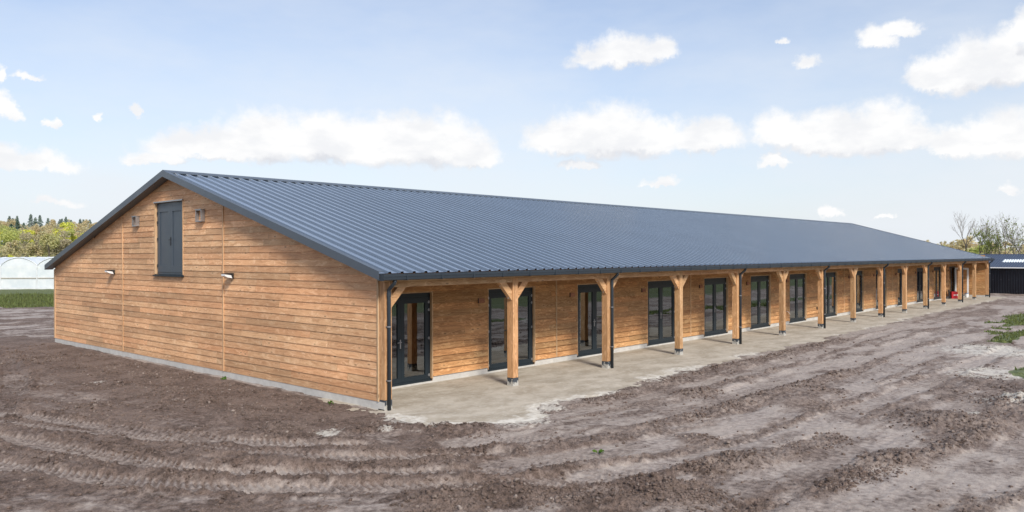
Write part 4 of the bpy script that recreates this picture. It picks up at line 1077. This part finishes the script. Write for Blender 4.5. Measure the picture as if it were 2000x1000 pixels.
# bare trees at the right, beyond the shed
def bare_tree(a, d, h, spread, label, leaf=0, seed=1, lean=0.0, lowfork=.35, dark=1.0):
    rg = random.Random(seed); g = np.random.RandomState(seed); x, y = polar(a, d)
    t = empty('bare_tree' if leaf < 300 else 'budding_tree', (x, y, 0)); tag(t, label, 'tree', 'loose row of trees beyond the dark shed')
    tr = MB(); tw = MB(); tips = []
    def grow(p, dirv, ln, rad, lev):
        n = 3; pts = [p]; dcur = np.array(dirv, float)
        for k in range(n):
            dcur = dcur + np.array([rg.gauss(0, .13 if lev else .03), rg.gauss(0, .13 if lev else .03), .05]); dcur /= np.linalg.norm(dcur)
            pts.append(pts[-1] + dcur * ln / n)
        (tr if lev < 2 else tw).tube(pts, [rad, rad * .85, rad * .7, rad * .55], 6 if lev < 2 else 3, False)
        tips.extend(pts[1:]) if lev >= 2 else None
        if lev >= 5: return
        kids = {0: 4, 1: 3, 2: 3, 3: 2, 4: 2}[lev]
        for k in range(kids):
            at = pts[-1] if k == 0 else pts[rg.choice((1, 2, 3, 3) if lev else (2, 3, 3))]
            an = rg.uniform(0, 2 * PI); sp = rg.uniform(.40, .85) * spread
            nd = dcur + np.array([math.cos(an) * sp, math.sin(an) * sp, rg.uniform(-.05, .25)])
            if k == 0: nd = dcur + np.array([math.cos(an), math.sin(an), .3]) * .22
            nd /= np.linalg.norm(nd)
            grow(at, nd, ln * (rg.uniform(.62, .80) if lev else rg.uniform(.42, .55)), max(rad * (.58 if k else .70), .016), lev + 1)
    grow(np.array([0, 0, -.2]), (lean, 0, 1), h * lowfork, h * .014, 0)
    # fit the height
    zmax = max(v[2] for v in tw.v); s = h / zmax
    for m_ in (tr, tw): m_.v = [(v[0] * s, v[1] * s, v[2] * s) for v in m_.v]
    tr.build('trunk', M['bark'], t, recalc=False); tw.build('twigs', M['twig'], t, recalc=False)
    if leaf:
        idx = g.randint(0, len(tips), leaf); c = np.array(tips)[idx] * s + g.randn(leaf, 3) * .22
        L_ = Leafs(); L_.add(c, .14, tone((.27, .31, .08), g, leaf), g); L_.build('crown', t)
for k, (a, d, h, sp, lb, lf_, ld_) in enumerate((
    (12.40, 148, 10.3, .8, 'wide bare tree nearest the barn roof, left of the row', 0, .36),
    (11.62, 152, 8.2, .8, 'slim bare tree between the wide bare one and the green one', 60, .34),
    (11.28, 146, 7.4, .9, 'bushy tree in pale green leaf, left of the row middle', 620, .24),
    (10.98, 150, 9.6, .8, 'tall bare tree directly behind the green leafed one', 50, .40),
    (10.62, 146, 6.2, .8, 'small tree with thin pale leaves left of the thick dark trunk', 190, .26),
    (10.25, 142, 9.8, .9, 'tall tree with the thickest dark trunk of the row', 60, .44),
    (9.88, 150, 6.6, .8, 'low thin tree right of the thick dark trunk', 110, .30),
    (9.50, 144, 8.6, 1.0, 'twiggy tree at the right edge of the photo', 120, .28))):
    bare_tree(a, d, h, sp, lb, lf_, seed=52 + k, lowfork=ld_ + .16)

# grass blades (stuff), at the back left and in the right hand patches
def grass_blades():
    g = np.random.RandomState(8); n = 150000
    d = 26 + 56 * g.rand(n); a = np.where(g.rand(n) < .62, 66 + 12 * g.rand(n), 8.5 + 9 * g.rand(n))
    x = CX + d * np.cos(np.radians(a)); y = CY + d * np.sin(np.radians(a))
    h, dry, gr, ck, sd = ground_fields(x, y)
    k = (gr > .5) & (g.rand(n) < .5) & ~((y > 20) & (d > 76.5)); x, y, h = x[k], y[k], h[k]; n = len(x)
    hh = (.05 + .10 * g.rand(n)) * np.where(y > 20, 1.3 + .9 * (g.rand(n) < .2), .7); an = g.rand(n) * 2 * PI; w = .035
    p = np.stack([x, y, h], 1); s = np.stack([np.cos(an) * w, np.sin(an) * w, 0 * an], 1)
    tip = p + np.stack([g.randn(n) * .04, g.randn(n) * .04, hh], 1)
    V = np.stack([p - s, p + s, tip], 1).reshape(-1, 3)
    c = tone((.17, .20, .07), g, n, .45); c = np.repeat(np.c_[c, np.ones(n)], 3, 0)
    o = grid_mesh('grass', V, np.arange(len(V)).reshape(-1, 3), {'tint': c}, M['leaf']); tag(o, 'short green grass growing at the edges of the mud', 'grass', kind='stuff')
grass_blades()
# small weeds
for (x, y, lb) in ((-.23, 6.31, 'small green weed against the plinth in the middle of the gable'), (-.38, 1.40, 'tiny green weed near the barn corner'), (.04, -5.5, 'tiny green sprout on the pale track before the veranda')):
    g = np.random.RandomState(int(abs(x * 100)) + 3); L_ = Leafs(); n = 16
    c = np.stack([g.randn(n) * .035, g.randn(n) * .035, .02 + .05 * g.rand(n)], 1); L_.add(c, .03, tone((.10, .20, .03), g, n), g)
    o = L_.build('weed'); o.location = (x, y, gz(x, y)); tag(o, lb, 'weed')
